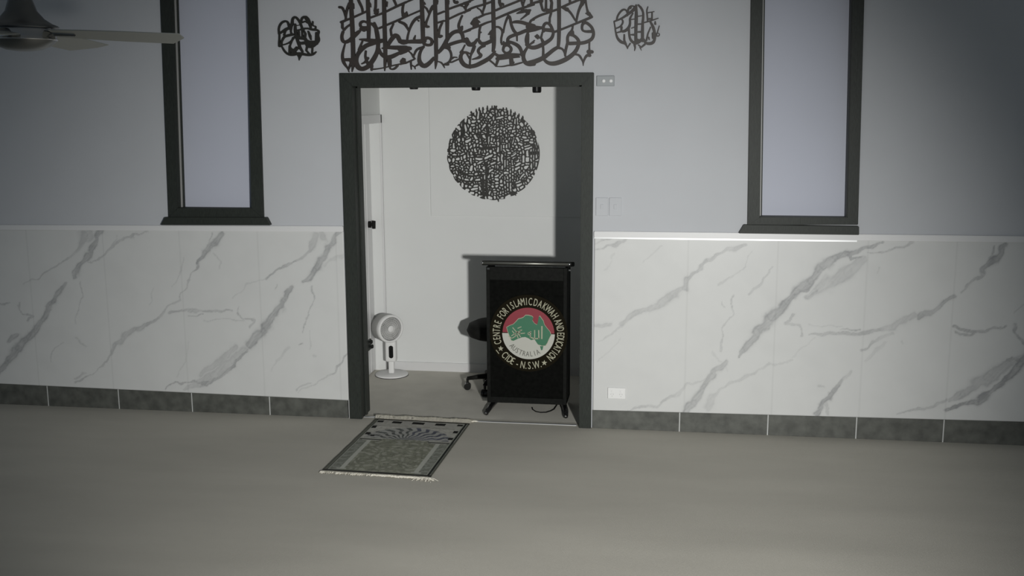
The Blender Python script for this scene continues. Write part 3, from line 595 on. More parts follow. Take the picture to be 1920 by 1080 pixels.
# small openings where the trace left solid patches, laid along short strokes
GX, GY = np.meshgrid(np.arange(840, 1012, .7), np.arange(202, 376, .7))
inside = np.hypot(GX-925.5, GY-288) < 82.5
solid_ok = [(863, 252, 7), (967, 248, 4), (1003, 250, 6), (985, 226, 4), (961, 360, 6), (966, 345, 5), (894, 358, 6), (981, 340, 4), (901, 253, 4)]
for _ in range(260):
    d1, d2 = two_nearest(GX, GY, hl) if _ == 0 else (d1, d2)
    cand = np.where(inside, d1, -9)
    for sx_, sy_, sr_ in solid_ok: cand[np.hypot(GX-sx_, GY-sy_) < sr_] = -9
    k_ = np.argmax(cand)
    if cand.flat[k_] < 2.7: break
    x_, y_ = GX.flat[k_], GY.flat[k_]; L_ = min(3.2, cand.flat[k_]*.55); a_ = random.choice((0, .3, 1.2, 1.57, 1.57, 2.6))
    h_ = ((x_-L_*math.cos(a_), y_-L_*math.sin(a_)), (x_+L_*math.cos(a_), y_+L_*math.sin(a_)), .7)
    hl.append(h_); m = np.hypot(GX-x_, GY-y_) < 16
    d1[m] = np.minimum(d1[m], seg_dist(GX[m], GY[m], *h_))
def hs(X, Y):
    """openings grow until they nearly meet, which leaves a lattice of even strokes"""
    d1, d2 = two_nearest(X, Y, hl)
    wv = .75+.75*vnoise(X/40, Y/40, .11)
    return np.minimum(d1+.35, np.maximum(d1-1.15, wv-(d2-d1)*.5))
bars = stroke_sdf([(smooth_path(p), 1) for p, _ in parse('245,230,14 245,400,12; 482,260,14 482,470,14; 605,380,10 605,560,12; 640,560,10 640,720,10; 440,780,16 442,950,22; 472,650,22 475,960,20; 370,490,14 420,505,18 500,500,20 560,492,20; 360,560,14 380,590,12 460,575,12; 105,560,10 160,585,12 220,580,12 285,555,10; 175,780,12 240,820,14 340,825,12 435,820,12; 195,700,10 260,760,14 350,775,14 440,768,14; 962,385,12 985,470,16 990,560,20 985,640,20 960,710,16; 690,925,16 720,935,24 765,945,12; 735,840,30 750,870,30 735,895,16; 165,345,34 195,370,30; 905,345,30 935,370,34; 820,225,26 835,250,20; 400,370,22 430,420,16 440,470,12; 700,420,8 702,520,8; 560,170,20 558,210,20; 410,150,10 412,220,14; 820,830,24 835,810,20; 100,520,8 140,470,8 170,400,8; 820,440,10 880,455,14 930,480,14; 640,370,20 650,400,20', 5.143, 820, 180)])
spikes = stroke_sdf(parse("580,230,40 575,200,10; 680,200,30 680,155,12; 740,180,34 740,125,12; 815,150,34 815,120,16; 905,140,30 905,92,14; 1000,140,26 1000,92,14; 1060,140,44 1050,95,24", 10.8, 830, 190)
                    + parse("90,140,60 120,100,24; 255,170,40 255,130,16; 320,170,34 318,130,14; 410,220,34 408,165,14; 495,260,36 495,215,12; 570,300,34 575,250,12; 650,340,34 650,300,16; 880,640,40 870,590,12", 10.8, 920, 190)
                    + parse("150,960,34 160,1010,8; 480,830,60 510,885,8", 10.8, 920, 285))
def disc(X, Y):
    dx, dy = X-925.5, Y-288.0; th = np.arctan2(dy, dx); r = np.hypot(dx, dy)
    low = np.clip(np.sin(th-.5)*1.6, 0, 1)
    R = 86.3 + low*1.7*np.abs(np.sin(th*13))-low*.6
    R = R-np.clip(-dy/88, 0, 1)*1.2
    return np.minimum(np.maximum(r-R, -hs(X, Y)), np.minimum(spikes(X, Y), np.maximum(bars(X, Y), r-R)))
tag(cutout('calligraphy_disc', disc, 832, 194, 1020, 386, .42, ALC_D-.026, ALC_D-.012, MT['ink']),
    'large round black openwork calligraphy disc on the back wall of the niche', 'wall art')

# ------------------------------------------------------------------ wall plates
def plate(q, th, label, cat, m='plastic', group=None, name='switch_plate'):
    xs = [W(*p) for p in q]; x0, z1 = xs[0]; x1, z0 = xs[1]
    t = thing(name, label, cat, ((x0+x1)/2, 0, (z0+z1)/2), 0, group)
    hw, hh = (x1-x0)/2, (z1-z0)/2
    obj('cover', B(-hw, hw, -th, 0, -hh, hh, bev=.003), MT[m], t)
    return t, hw, hh
t, hw, hh = plate([(1119, 142), (1152, 161.5)], .014, 'small grey wall plate with two bright round dials beside the frame top', 'wall plate', 'gray', name='dial_plate')
for sx in (-.012, .036):
    b2 = bmesh.new(); lathe(b2, [(0, .012), (.008, .011), (.012, .006), (.013, 0)], 20)
    bmesh.ops.rotate(b2, verts=b2.verts, matrix=Matrix.Rotation(math.pi/2, 3, 'X'))
    bmesh.ops.translate(b2, verts=b2.verts, vec=(sx, -.013, 0))
    obj('dial', b2, MT['lens'], t, True)
for q, lab in (([(1117.5, 370.5), (1140, 404.5)], 'pale blank wall plate nearest the opening, left of a matching pair'),
               ([(1142.5, 370.5), (1165, 404.5)], 'pale blank wall plate farther from the opening, right of a matching pair')):
    t, hw, hh = plate(q, .009, lab, 'switch', 'wall', 'pair of pale wall plates')
    obj('switch', B(-.010, .010, -.013, -.008, -.016, .016, bev=.002), MT['wall'], t)
(x0, z1), (x1, z0) = W(1140, 725.5), W(1172.5, 747)
t = thing('power_outlet', 'white double power outlet low on the marble cladding right of the opening', 'power outlet', ((x0+x1)/2, -.010, (z0+z1)/2))
hw, hh = (x1-x0)/2, (z1-z0)/2
obj('cover', B(-hw, hw, -.010, 0, -hh, hh, bev=.003), MT['plastic'], t)
for sx in (-.5, .5):
    obj('rocker', B(sx*hw-.007, sx*hw+.007, -.013, -.009, .006, .022, bev=.0015), MT['plastic'], t)
    b2 = bmesh.new()
    for dx_, rot in ((-.008, .5), (.008, -.5)):
        b3 = bmesh.new(); box(b3, -.001, .001, -.0112, -.0095, -.005, .005)
        bmesh.ops.rotate(b3, verts=b3.verts, matrix=Matrix.Rotation(rot, 3, 'Y')); bmesh.ops.translate(b3, verts=b3.verts, vec=(sx*hw+dx_, 0, -.006)); merge(b2, b3)
    box(b2, sx*hw-.001, sx*hw+.001, -.0112, -.0095, -.024, -.016)
    obj('socket_slots', b2, MT['plastic_grey'], t)

# ------------------------------------------------------------------ niche door on the left side
d2 = bpy.data.objects.new('door_2', None); COL.objects.link(d2); d2['kind'] = 'structure'
bm = bmesh.new(); box(bm, -.100, -.084, 1.384, 1.414, 0, 2.195, bev=.002); obj('door_architrave', bm, MT['white'], d2)
bm = bmesh.new(); box(bm, -.100, -.084, .38, 1.414, 2.125, 2.195, bev=.002); obj('door_architrave', bm, MT['white'], d2)
bm = bmesh.new(); box(bm, -.100, -.084, .38, .455, 0, 2.125, bev=.002); obj('door_architrave', bm, MT['white'], d2)
bm = bmesh.new(); box(bm, -.205, -.185, .455, 1.235, .01, 2.12, bev=.002); obj('door_leaf', bm, MT['white'], d2)
bm = bmesh.new(); box(bm, -.205, -.185, 1.252, 1.386, .01, 2.12, bev=.002); obj('door_leaf', bm, MT['white'], d2)
bm = bmesh.new(); box(bm, -.204, -.195, 1.235, 1.252, .9, 2.12); obj('gap_shade', bm, MT['blackmat'], d2)  # black strip painted in as the shade of the open gap
bm = bmesh.new(); box(bm, -.215, -.205, .45, 1.388, 0, 2.13); obj('door_backing', bm, MT['white'], d2)
k = bmesh.new(); tube(k, [(-.188, 1.285, 1.285), (-.165, 1.285, 1.285)], [.028, .028], 20); tube(k, [(-.165, 1.285, 1.285), (-.135, 1.285, 1.285)], [.013, .013], 14)
tube(k, [(-.140, 1.285, 1.315), (-.140, 1.285, 1.25)], [.016, .014], 14)
obj('door_handle', k, MT['blackmat'], d2)
t = thing('door_stop', 'pair of small black knobs low behind the left jamb of the opening beside the fan', 'door stop', (.100, .205, .50))
obj('bracket', B(-.016, -.003, 0, .095, -.045, .035, bev=.002), MT['black'], t)
for dy_, dz_ in ((.055, .018), (.075, -.022)):
    k = bmesh.new(); tube(k, [(-.004, dy_, dz_), (.004, dy_, dz_), (.006, dy_, dz_)], [.008, .010, .015], 16)
    tube(k, [(.006, dy_, dz_), (.016, dy_, dz_)], [.017, .013], 16); obj('knob', k, MT['blackmat'], t)

# ------------------------------------------------------------------ spotlights under the head of the niche
def spotlamp(px, zb, tilt, label):
    Yd = .40; x = W(px, 168, Yd)[0]
    t = thing('ceiling_spotlight', label, 'spotlight', (x, Yd, 2.75), 0, 'spotlights in the niche')
    obj('mount', B(-.03, .03, -.03, .03, -.03, 0, bev=.004), MT['blackmat'], t)
    k = bmesh.new(); tube(k, [(0, 0, -.03), (0, 0, zb-2.75+.13)], .008); obj('stem', k, MT['blackmat'], t)
    k = bmesh.new(); lathe(k, [(0, .13), (.030, .13), (.033, .12), (.033, .012), (.030, .002), (.026, 0), (.024, .012), (0, .014)], 28)
    bmesh.ops.rotate(k, verts=k.verts, matrix=Matrix.Rotation(tilt, 3, 'X')); bmesh.ops.translate(k, verts=k.verts, vec=(0, 0, zb-2.75))
    obj('lamp_head', k, MT['blackgloss'], t, False)
spotlamp(776, W(776, 167.6, .4)[1], 0, 'black ceiling spotlight in the niche, leftmost, barely showing below the frame')
spotlamp(892.5, W(892, 169.8, .4)[1], 0, 'black ceiling spotlight in the niche, middle one, its rounded tip below the frame')
spotlamp(1006.5, W(1006, 174, .4)[1], 0, 'black cylinder ceiling spotlight in the niche, rightmost and lowest hanging')

# ------------------------------------------------------------------ ceiling fan
zf = 2.585
fan = thing('ceiling_fan', 'grey and chrome ceiling fan hanging near the left window', 'ceiling fan', (-.396, -3.026, ZT))
fz = zf-ZT
k = bmesh.new(); tube(k, [(0, 0, 0), (0, 0, fz+.15)], .014, 20); lathe(k, [(0, 0), (.065, 0), (.060, -.04), (.02, -.08), (0, -.08)], 40)
obj('downrod', k, MT['satin'], fan, True)
k = bmesh.new(); lathe(k, [(0, .26), (.022, .255), (.034, .20), (.046, .14), (.062, .088), (.088, .056), (.118, .036), (.138, .028), (.143, .022), (.143, .018), (0, .018)], 64)
bmesh.ops.translate(k, verts=k.verts, vec=(0, 0, fz)); obj('motor_cover', k, MT['satin'], fan, True)
k = bmesh.new(); lathe(k, [(0, .020), (.127, .020), (.129, .015), (.129, -.020), (.130, -.024), (.133, -.026), (.133, -.031), (0, -.031)], 64)
bmesh.ops.translate(k, verts=k.verts, vec=(0, 0, fz)); obj('motor_band', k, MT['chrome'], fan, True)
k = bmesh.new(); lathe(k, [(.128, -.031), (.122, -.040), (.102, -.056), (.07, -.069), (.03, -.075), (0, -.076)], 64)
bmesh.ops.translate(k, verts=k.verts, vec=(0, 0, fz)); obj('bottom_cap', k, MT['satin'], fan, True)
def blade_bm():
    k = bmesh.new(); n = 14; th = .004; top = []; bot = []
    for i in range(n+1):
        s = i/n; x = .13+s*.555
        wl = .055+.030*math.sin(min(s*1.6, 1)*math.pi/2)
        wr = -.050-.020*math.sin(min(s*1.6, 1)*math.pi/2)
        if s > .86: q = (s-.86)/.14; wl = wl*(1-q*.85)+wr*q*.35; wr = wr*(1-.0*q)
        pit = math.radians(-12)
        dz = -.026*s+.004
        top.append([(x, wl*math.cos(pit), wl*math.sin(pit)+dz), (x, wr*math.cos(pit), wr*math.sin(pit)+dz)])
    V = [[k.verts.new(Vector(p)+Vector((0, 0, o_))) for p in r_] for r_ in top for o_ in (0, -th)]
    for i in range(n):
        a, b, c, d = V[2*i], V[2*i+1], V[2*i+2], V[2*i+3]
        k.faces.new((a[0], a[1], c[1], c[0])); k.faces.new((b[0], d[0], d[1], b[1]))
        k.faces.new((a[0], c[0], d[0], b[0])); k.faces.new((a[1], b[1], d[1], c[1]))
    k.faces.new((V[0][0], V[1][0], V[1][1], V[0][1])); k.faces.new((V[-2][0], V[-2][1], V[-1][1], V[-1][0]))
    return k
for i in range(4):
    bl = obj('blade', blade_bm(), MT['blade'], fan); bl.location = (0, 0, fz-.004); bl.rotation_euler = (0, 0, math.radians(6+90*i))
    k = bmesh.new(); tube(k, [(.10, .0, .002), (.15, 0, .002), (.22, 0, -.004)], [.012, .014, .009], 10)
    br = obj('blade_arm', k, MT['satin'], bl)

# ------------------------------------------------------------------ pedestal fan in the niche
pf = thing('pedestal_fan', 'white round pedestal fan standing in the niche beside its left door', 'fan', (-.004, 1.235, 0))
k = bmesh.new(); lathe(k, [(0, 0), (.135, 0), (.140, .004), (.140, .012), (.134, .017), (.05, .021), (0, .022)], 56); obj('base', k, MT['plastic'], pf, True)
k = bmesh.new(); lathe(k, [(0, 0), (.142, 0), (.142, .004), (0, .005)], 56); obj('base_ring', k, MT['blackmat'], pf)
k = bmesh.new(); box(k, -.024, .024, -.020, .020, .018, .125, bev=.008); obj('neck', k, MT['plastic'], pf, True)
k = bmesh.new(); box(k, -.046, .046, -.036, .040, .120, .305, bev=.016); body = obj('body', k, MT['plastic'], pf)
for p_ in body.data.polygons: p_.use_smooth = True
k = bmesh.new(); pts = []
for i in range(28):
    a = 2*math.pi*i/28; r_ = .0185
    pts.append((r_*math.cos(a)+.010, .212+r_*math.sin(a)+(.036 if math.sin(a) > 0 else -.036)))
prism(k, pts, -.046, -.040); obj('display', k, MT['blackgloss'], pf)['label'] = 'black oval display'
# tilted head
headM = Matrix.Translation((-.016, -.015, .412)) @ Matrix.Rotation(math.radians(46), 4, 'Z') @ Matrix.Rotation(math.radians(90), 4, 'X')
def head(name, k, m, smooth=True):
    bmesh.ops.transform(k, matrix=headM, verts=k.verts); return obj(name, k, MT[m], pf, smooth)
k = bmesh.new(); lathe(k, [(0, -.125), (.06, -.124), (.098, -.112), (.115, -.085), (.118, -.010), (.118, .020), (.114, .020), (.112, -.01), (0, -.03)], 56); head('shell', k, 'plastic_grey')
k = bmesh.new(); lathe(k, [(.119, .010), (.121, .030), (.119, .046), (.112, .052), (.104, .050), (.100, .044), (.104, .020)], 56); head('front_ring', k, 'plastic')
k = bmesh.new()
for r_ in (.040, .056, .072, .088):
    tube(k, [(r_*math.cos(a*math.pi/20), r_*math.sin(a*math.pi/20), .040) for a in range(41)], .0014, 5, False)
for i in range(40):
    a0 = 2*math.pi*i/40
    tube(k, [((.026+.077*s)*math.cos(a0+.7*s), (.026+.077*s)*math.sin(a0+.7*s), .043-.0*s) for s in (0, .25, .5, .75, 1)], .0017, 5)
head('grille', k, 'plastic')
k = bmesh.new(); lathe(k, [(0, .050), (.022, .049), (.028, .044), (.028, .034), (0, .034)], 32); head('grille_cap', k, 'plastic')
k = bmesh.new()
for i in range(5):
    a0 = 2*math.pi*i/5; rows = []
    for s in (0, .5, 1):
        rr_ = .02+.074*s
        rows.append([k.verts.new((rr_*math.cos(a0+q+.25*s), rr_*math.sin(a0+q+.25*s), .012+.030*(q/.95)-.010)) for q in (0, .32, .64, .95)])
    for r0_, r1_ in zip(rows, rows[1:]):
        for j in range(3): k.faces.new((r0_[j], r0_[j+1], r1_[j+1], r1_[j]))
head('blades', k, 'plastic_grey')

# ------------------------------------------------------------------ lectern
LY = .32
lx0, lzt = W(910, 500, LY); lx1 = W(1063, 500, LY)[0]; lzb = W(990, 757, LY)[1]
lx0 = (lx0+W(915, 757, LY)[0])/2; lx1 = (lx1+W(1062, 757, LY)[0])/2
cxL = (lx0+lx1)/2; hw = (lx1-lx0)/2
lec = thing('lectern', 'black box lectern with silver-edged top and round emblem, standing in the niche', 'lectern', (cxL, LY, 0))
k = bmesh.new()
box(k, -hw, hw, .012, .030, lzb, lzt, bev=.003)
box(k, -hw, -hw+.02, .030, .29, lzb, lzt-.005); box(k, hw-.02, hw, .030, .29, lzb, lzt-.005); box(k, -hw, hw, .030, .29, lzb, lzb+.02); box(k, -hw+.02, hw-.02, .03, .28, .62, .64)
obj('body', k, MT['lectern'], lec)
k = bmesh.new(); e_ = .026; zt2 = W(990, 526, LY)[1]
box(k, -hw, -hw+e_, 0, .012, lzb, lzt, bev=.002); box(k, hw-e_, hw, 0, .012, lzb, lzt, bev=.002)
box(k, -hw+e_, hw-e_, 0, .012, zt2, lzt, bev=.002); box(k, -hw+e_, hw-e_, 0, .012, lzb, lzb+.045, bev=.002)
obj('front_frame', k, MT['lectern'], lec)
k = bmesh.new(); box(k, -hw+e_, hw-e_, .006, .013, lzb+.045, zt2); obj('front_panel', k, MT['lectern2'], lec)
tx0, tz = W(903, 493, LY-.03); tx1 = W(1070, 493, LY-.03)[0]; tx0 -= cxL; tx1 -= cxL
k = bmesh.new()
prism(k, [(0, 0), (1, 0), (1, 1), (0, 1)], 0, 1)
vs = {}
for v in k.verts:
    y = -.03+v.co.y*.34; x = tx0+v.co.x*(tx1-tx0); z = tz-.017+v.co.z*.034-v.co.y*.05
    v.co = Vector((x, y, z))
bmesh.ops.bevel(k, geom=k.edges[:], offset=.004, segments=2, affect='EDGES')
obj('desk_top', k, MT['lectern'], lec)
k = bmesh.new(); tube(k, [(tx0+.008, -.034, tz+.002), (tx1-.008, -.034, tz+.002)], .009, 14); o = obj('edge_bar', k, MT['edge'], lec, True); o['label'] = 'silver edge bar'
for sx, dz_ in ((tx1-.008, 0.002), (tx0+.008, .002)):
    k = bmesh.new(); lathe(k, [(0, .011), (.008, .009), (.012, 0), (.008, -.009), (0, -.011)], 16, (sx, -.034, tz+dz_)); obj('edge_cap', k, MT['chrome'], lec, True)
for sx in (tx0+.045, tx1+.004-.012):
    k = bmesh.new(); box(k, sx-.010, sx+.010, -.006, .008, tz-.052, tz-.040, bev=.002); obj('bracket', k, MT['chrome'], lec)
for s_, fx in ((-1, W(912, 779, .19)[0]-cxL), (1, W(1061, 783, .19)[0]-cxL)):
    k = bmesh.new()
    x_in = s_*(hw-.035)
    tube(k, [(fx, -.125, .022), (fx+.3*(x_in-fx), 0, .024), (x_in, .16, .026), (x_in, .28, .024)], [.017, .020, .022, .020], 14)
    tube(k, [(x_in, .18, .02), (x_in, .18, lzb+.03)], .022, 14)
    f_ = obj('foot', k, MT['blackgloss'], lec, True)
    k = bmesh.new(); lathe(k, [(0, .018), (.011, .015), (.016, .006), (.016, -.012), (0, -.022)], 18, (fx, -.132, .022)); g = obj('foot_cap', k, MT['blackgloss'], f_, True)
    k = bmesh.new(); lathe(k, [(0, .008), (.006, .006), (.008, 0), (.006, -.006), (0, -.008)], 14, (fx, -.148, .024)); g = obj('chrome_stud', k, MT['chrome'], f_, True)
k = bmesh.new(); tube(k, [(cx_, y_, .005) for cx_, y_ in ((.03, .10), (.04, .05), (.07, .0), (.11, -.02), (.15, -.01), (.18, .03), (.20, .08), (.21, .20))], .004, 8)
tag(obj('cable', k, MT['blackmat']), 'thin black cable looping on the floor under the lectern', 'cable').location = (cxL, LY, 0)

# emblem
EC = W(990.8, 625.0, LY); ES = (W(1060.8, 625, LY)[0]-W(920.8, 625, LY)[0])/140.0      # metres per photo pixel
ex, ez = EC[0]-cxL, EC[1]
em = lambda zx, zy: (ex+(zx-577)/6.356*ES, ez-(zy-541)/6.356*ES)
def circle(r, a0=0, a1=2*math.pi, n=72): return [(ex+r*math.cos(a0+(a1-a0)*i/n), ez+r*math.sin(a0+(a1-a0)*i/n)) for i in range(n+(0 if abs(a1-a0-2*math.pi) < 1e-6 else 1))]
k = bmesh.new(); prism(k, circle(73*ES), -.0010, .006); emb = obj('emblem', k, MT['olive'], lec); emb['label'] = 'round painted emblem with red, white and green centre'
R1 = 49.3*ES
k = bmesh.new(); prism(k, circle(R1*.985, .02, math.pi-.02), -.0022, -.001); obj('emblem_red_half', k, MT['red'], emb)
k = bmesh.new(); prism(k, circle(R1, math.pi+.01, 2*math.pi-.01), -.0022, -.001); obj('emblem_white_half', k, MT['cream'], emb)
mapp = [(320,475),(350,455),(400,435),(430,405),(460,370),(500,360),(520,350),(545,325),(580,325),(620,335),(635,350),(625,385),(650,420),(680,435),(690,400),(700,340),(712,330),(730,355),(755,390),(765,430),(795,470),(830,510),(845,550),(820,600),(800,650),(780,680),(740,685),(690,670),(670,640),(650,610),(610,620),(580,600),(540,585),(500,590),(450,610),(400,635),(375,630),(355,580),(335,530)]
pm = [em(*p) for p in mapp][::-1]
cxm = sum(p[0] for p in pm)/len(pm); czm = sum(p[1] for p in pm)/len(pm)
k = bmesh.new(); prism(k, [(cxm+(p[0]-cxm)*1.022, czm+(p[1]-czm)*1.04+.0012) for p in pm], -.0030, -.0022); obj('map_outline', k, MT['letter'], emb)
k = bmesh.new(); prism(k, pm, -.0040, -.0030); prism(k, [em(715, 692), em(755, 690), em(745, 735), em(730, 742)][::-1], -.0040, -.0022); obj('map', k, MT['green'], emb)
def ribbon(k, pts, wd, y0, y1):
    for (a, b) in zip(pts, pts[1:]):
        a = Vector(a); b = Vector(b); d_ = (b-a); L = d_.length
        if L < 1e-6: continue
        d_ /= L; n_ = Vector((-d_.y, d_.x))*wd/2; a2 = a-d_*wd*.2; b2 = b+d_*wd*.2
        prism(k, [tuple(a2+n_), tuple(a2-n_), tuple(b2-n_), tuple(b2+n_)], y0, y1)
k = bmesh.new(); pxs = ES/6.356
for wd, st in ((16, [(738, 450), (737, 600)]), (14, [(700, 500), (702, 600)]), (12, [(652, 500), (652, 595)]), (13, [(605, 515), (600, 585), (650, 603), (702, 598)]), (11, [(605, 525), (580, 530), (570, 550), (600, 560)]),
               (10, [(380, 605), (340, 580)]), (10, [(375, 575), (430, 540), (500, 500)]), (10, [(390, 475), (450, 545), (485, 585)]), (10, [(435, 520), (480, 545), (535, 538)]), (10, [(385, 515), (430, 575), (380, 605)]), (10, [(450, 482), (492, 463)]), (10, [(440, 560), (455, 600)]), (9, [(480, 500), (470, 560)])):
    ribbon(k, [em(*p) for p in st], wd*pxs, -.0048, -.0040)
obj('map_calligraphy', k, MT['letter'], emb)
def letter_mesh(ch):
    cu = bpy.data.curves.new('t', 'FONT'); cu.body = ch; cu.align_x = 'CENTER'; cu.size = 1; cu.extrude = 0; cu.resolution_u = 3
    to = bpy.data.objects.new('t', cu); COL.objects.link(to)
    dg = bpy.context.evaluated_depsgraph_get(); dg.update()
    me = bpy.data.meshes.new_from_object(to.evaluated_get(dg)); bpy.data.objects.remove(to)
    v = [tuple(p.co) for p in me.vertices]; f = [tuple(p.vertices) for p in me.polygons]; bpy.data.meshes.remove(me)
    return v, f
def ring_text(k, chars, r, h, wide, y0, tops_out=True, bold=.0):
    for ch, deg in chars:
        v, f = letter_mesh(ch)
        a = math.radians(deg); c_ = (ex+r*math.cos(a), ez+r*math.sin(a))
        th = a-math.pi/2 if tops_out else a+math.pi/2
        ct, st = math.cos(th), math.sin(th)
        for ox_ in ((-bold, bold) if bold else (0,)):
            base = len(k.verts); vv = []
            for x, y, _ in v:
                lx_, lz_ = x*h*1.38*wide+ox_, (y-.36)*h*1.38
                vv.append(k.verts.new((c_[0]+lx_*ct-lz_*st, y0-(.0002 if ox_ > 0 else 0), c_[1]+lx_*st+lz_*ct)))
            for ff in f:
                try: k.faces.new([vv[i] for i in ff])
                except ValueError: pass
def spread(word, a0, a1): return [(c, a0+(a1-a0)*i/max(1, len(word)-1)) for i, c in enumerate(word)]
top = spread('CENTRE', 198, 161)+spread('FOR', 150, 135.5)+spread('ISLAMIC', 127, 86.5)+spread('DAKWAH', 77, 34.5)+spread('AND', 24, 9)+spread('EDUCATION', 1, -48)
botm = spread('CIDE', 223.5, 241)+[('-', 250.5), ('N', 260), ('.', 266), ('S', 271.5), ('.', 277), ('W', 284), ('.', 291)]
# each word is its own letters on the ring, raised paint
k = bmesh.new(); ring_text(k, top, 60.8*ES, 14.4*ES, .52, -.0024, True, .0005); ring_text(k, botm, 61*ES, 14.4*ES, .62, -.0024, False, .0005)
def star(k, zx, zy, r, y0=-.0024):
    c_ = em(zx, zy); pts = []
    for i in range(10):
        rr_ = r if i % 2 == 0 else r*.42; a = math.pi/2+i*math.pi/5; pts.append((c_[0]+rr_*math.cos(a), c_[1]+rr_*math.sin(a)))
    prism(k, pts[::-1], y0, y0+.0016)
star(k, 245, 735, 5.6*ES); star(k, 767, 893, 5.6*ES)
ribbon(k, [em(190, 755), em(222, 797)], 1.4*ES, -.0024, -.001)
obj('emblem_lettering', k, MT['letter'], emb)
k = bmesh.new(); ring_text(k, spread('AUSTRALIA', 219, 297), 39*ES, 10*ES, .72, -.0030, False, .0004); obj('emblem_country_name', k, MT['greyink'], emb)

# ------------------------------------------------------------------ swivel stool behind the lectern
sx_, sy_ = .935, .90
st = thing('swivel_stool', 'black round-seated swivel stool on casters behind the lectern', 'stool', (sx_, sy_, 0))
k = bmesh.new(); lathe(k, [(0, .43), (.15, .43), (.195, .45), (.215, .495), (.195, .545), (.14, .57), (0, .578)], 48); obj('seat', k, MT['blackmat'], st, True)
k = bmesh.new(); lathe(k, [(0, .10), (.035, .10), (.035, .28), (.020, .285), (.020, .43), (0, .43)], 24); obj('column', k, MT['blackgloss'], st, True)
for i in range(5):
    a = math.radians(188+72*i); c_, s2 = math.cos(a), math.sin(a)
    k = bmesh.new(); tube(k, [(0.02*c_, .02*s2, .115), (.13*c_, .13*s2, .105), (.215*c_, .215*s2, .092)], [.024, .020, .015], 12)
    leg = obj('base_arm', k, MT['blackmat'], st, True)
    k = bmesh.new(); tube(k, [(.213*c_, .213*s2, .095), (.213*c_, .213*s2, .045)], .011, 12)
    for d_ in (-.014, .014):
        tube(k, [(.213*c_-s2*d_*1.7, .213*s2+c_*d_*1.7, .028), (.213*c_-s2*d_*.3, .213*s2+c_*d_*.3, .028)], .028, 20)
    obj('caster', k, MT['blackgloss'], leg)

# ------------------------------------------------------------------ prayer rug
RW, RL, RA = .708, 1.10, -.0357
rug = thing('prayer_rug', 'grey patterned prayer rug with cream fringes lying in front of the opening', 'rug', (.2042, -.0159, 0), RA)
nx, ny = 190, 290
U, V = np.meshgrid(np.linspace(0, 1, nx), np.linspace(0, 1, ny))
def lerp(C, mask, col, a=1.0):
    m = np.clip(mask, 0, 1)[..., None]*a; return C*(1-m)+np.array(col)[None, None]*m
field = np.array([.21, .215, .17]); C = np.ones((ny, nx, 3))*field
n1 = vnoise(U*7, V*11, .32); n2 = vnoise(U*7+3, V*11, .14)
C = C*(0.72+.34*n1+.34*n2)[..., None]
curl = np.abs(np.sin(U*34+5*vnoise(U*6, V*9, .5))*np.cos(V*50+5*vnoise(U*6+4, V*9, .5)))
C = lerp(C, (curl > .66)*1.0, (.36, .36, .31), .6)
C = lerp(C, ((curl < .10) & (n2 > .55))*1.0, (.10, .105, .085), .6)
S = .40
side = (np.abs(U-.5) > .345) & (V > S)
C = lerp(C, side*1.0, (.17, .18, .155), .75)
C = lerp(C, (side & (n2 > .6))*1.0, (.27, .28, .25), .6)
C = lerp(C, (side & (np.sin(V*95+8*U) > .75) & (np.abs(np.abs(U-.5)-.41) < .03))*1.0, (.27, .275, .25), .8)
upper = (V < S)
C = lerp(C, upper*1.0, (.43, .42, .38))
C = lerp(C, (upper & (n2 > .62))*1.0, (.34, .33, .30), .7)
# fan of rays above the field
ux, uy = (U-.50)*RW, (S+.015-V)*RL
rad = np.hypot(ux, uy*1.0); ang = np.arctan2(uy, ux)
rays = upper & (np.hypot(ux, uy*1.12) < .315) & (uy > .0) & (np.abs(ux) < .30)
C = lerp(C, rays*1.0, (.36, .36, .34))
rz = np.sin(ang*23+np.sin(rad*62)*1.1)
C = lerp(C, (rays & (rz > .15) & (rad > .05))*1.0, (.055, .06, .06), .85)
C = lerp(C, (rays & (np.sin(rad*95) > .72) & (rad > .11))*1.0, (.30, .30, .28), .7)
C = lerp(C, (rays & (U > .5) & (rz > .1))*1.0, (.09, .095, .15), .5)
C = lerp(C, (upper & (rad < .07))*1.0, (.20, .205, .20))
# black blocks along the top and the upper sides
for (a, b, c, d) in ((.05,.115,.035,.075),(.21,.31,.035,.08),(.42,.55,.035,.08),(.665,.77,.035,.08),(.89,.95,.035,.075),(.05,.10,.155,.20),(.05,.10,.285,.33),(.90,.96,.175,.22),(.90,.96,.31,.355),(.12,.16,.335,.36)):
    C = lerp(C, ((U > a) & (U < b) & (V > c) & (V < d))*1.0, (.018, .018, .017))
for c0 in (.25, .48, .71):
    C = lerp(C, ((np.abs(U-c0-.115) < .05) & (V > .03) & (V < .11))*1.0, (.40, .39, .36))
# lintel bars and white columns
for a, b in ((.05, .27), (.74, .95)):
    C = lerp(C, ((U > a) & (U < b) & (V > S-.012) & (V < S+.012))*1.0, (.36, .36, .32))
    C = lerp(C, ((U > a) & (U < b) & (np.abs(V-S-.022) < .008))*1.0, (.06, .06, .055))
    C = lerp(C, ((U > a+.03) & (U < b-.02) & (V > S+.03) & (V < S+.045))*1.0, (.36, .36, .32))
for c0 in (.155, .845):
    C = lerp(C, ((np.abs(U-c0) < .022) & (V > S+.04) & (V < .955))*1.0, (.42, .425, .38))
    C = lerp(C, ((np.abs(U-c0) < .045) & (V > .945) & (V < .965))*1.0, (.42, .425, .38))
C = lerp(C, ((np.abs(U-.5) < .07) & (V > S+.03) & (V < S+.04))*1.0, (.28, .28, .25))
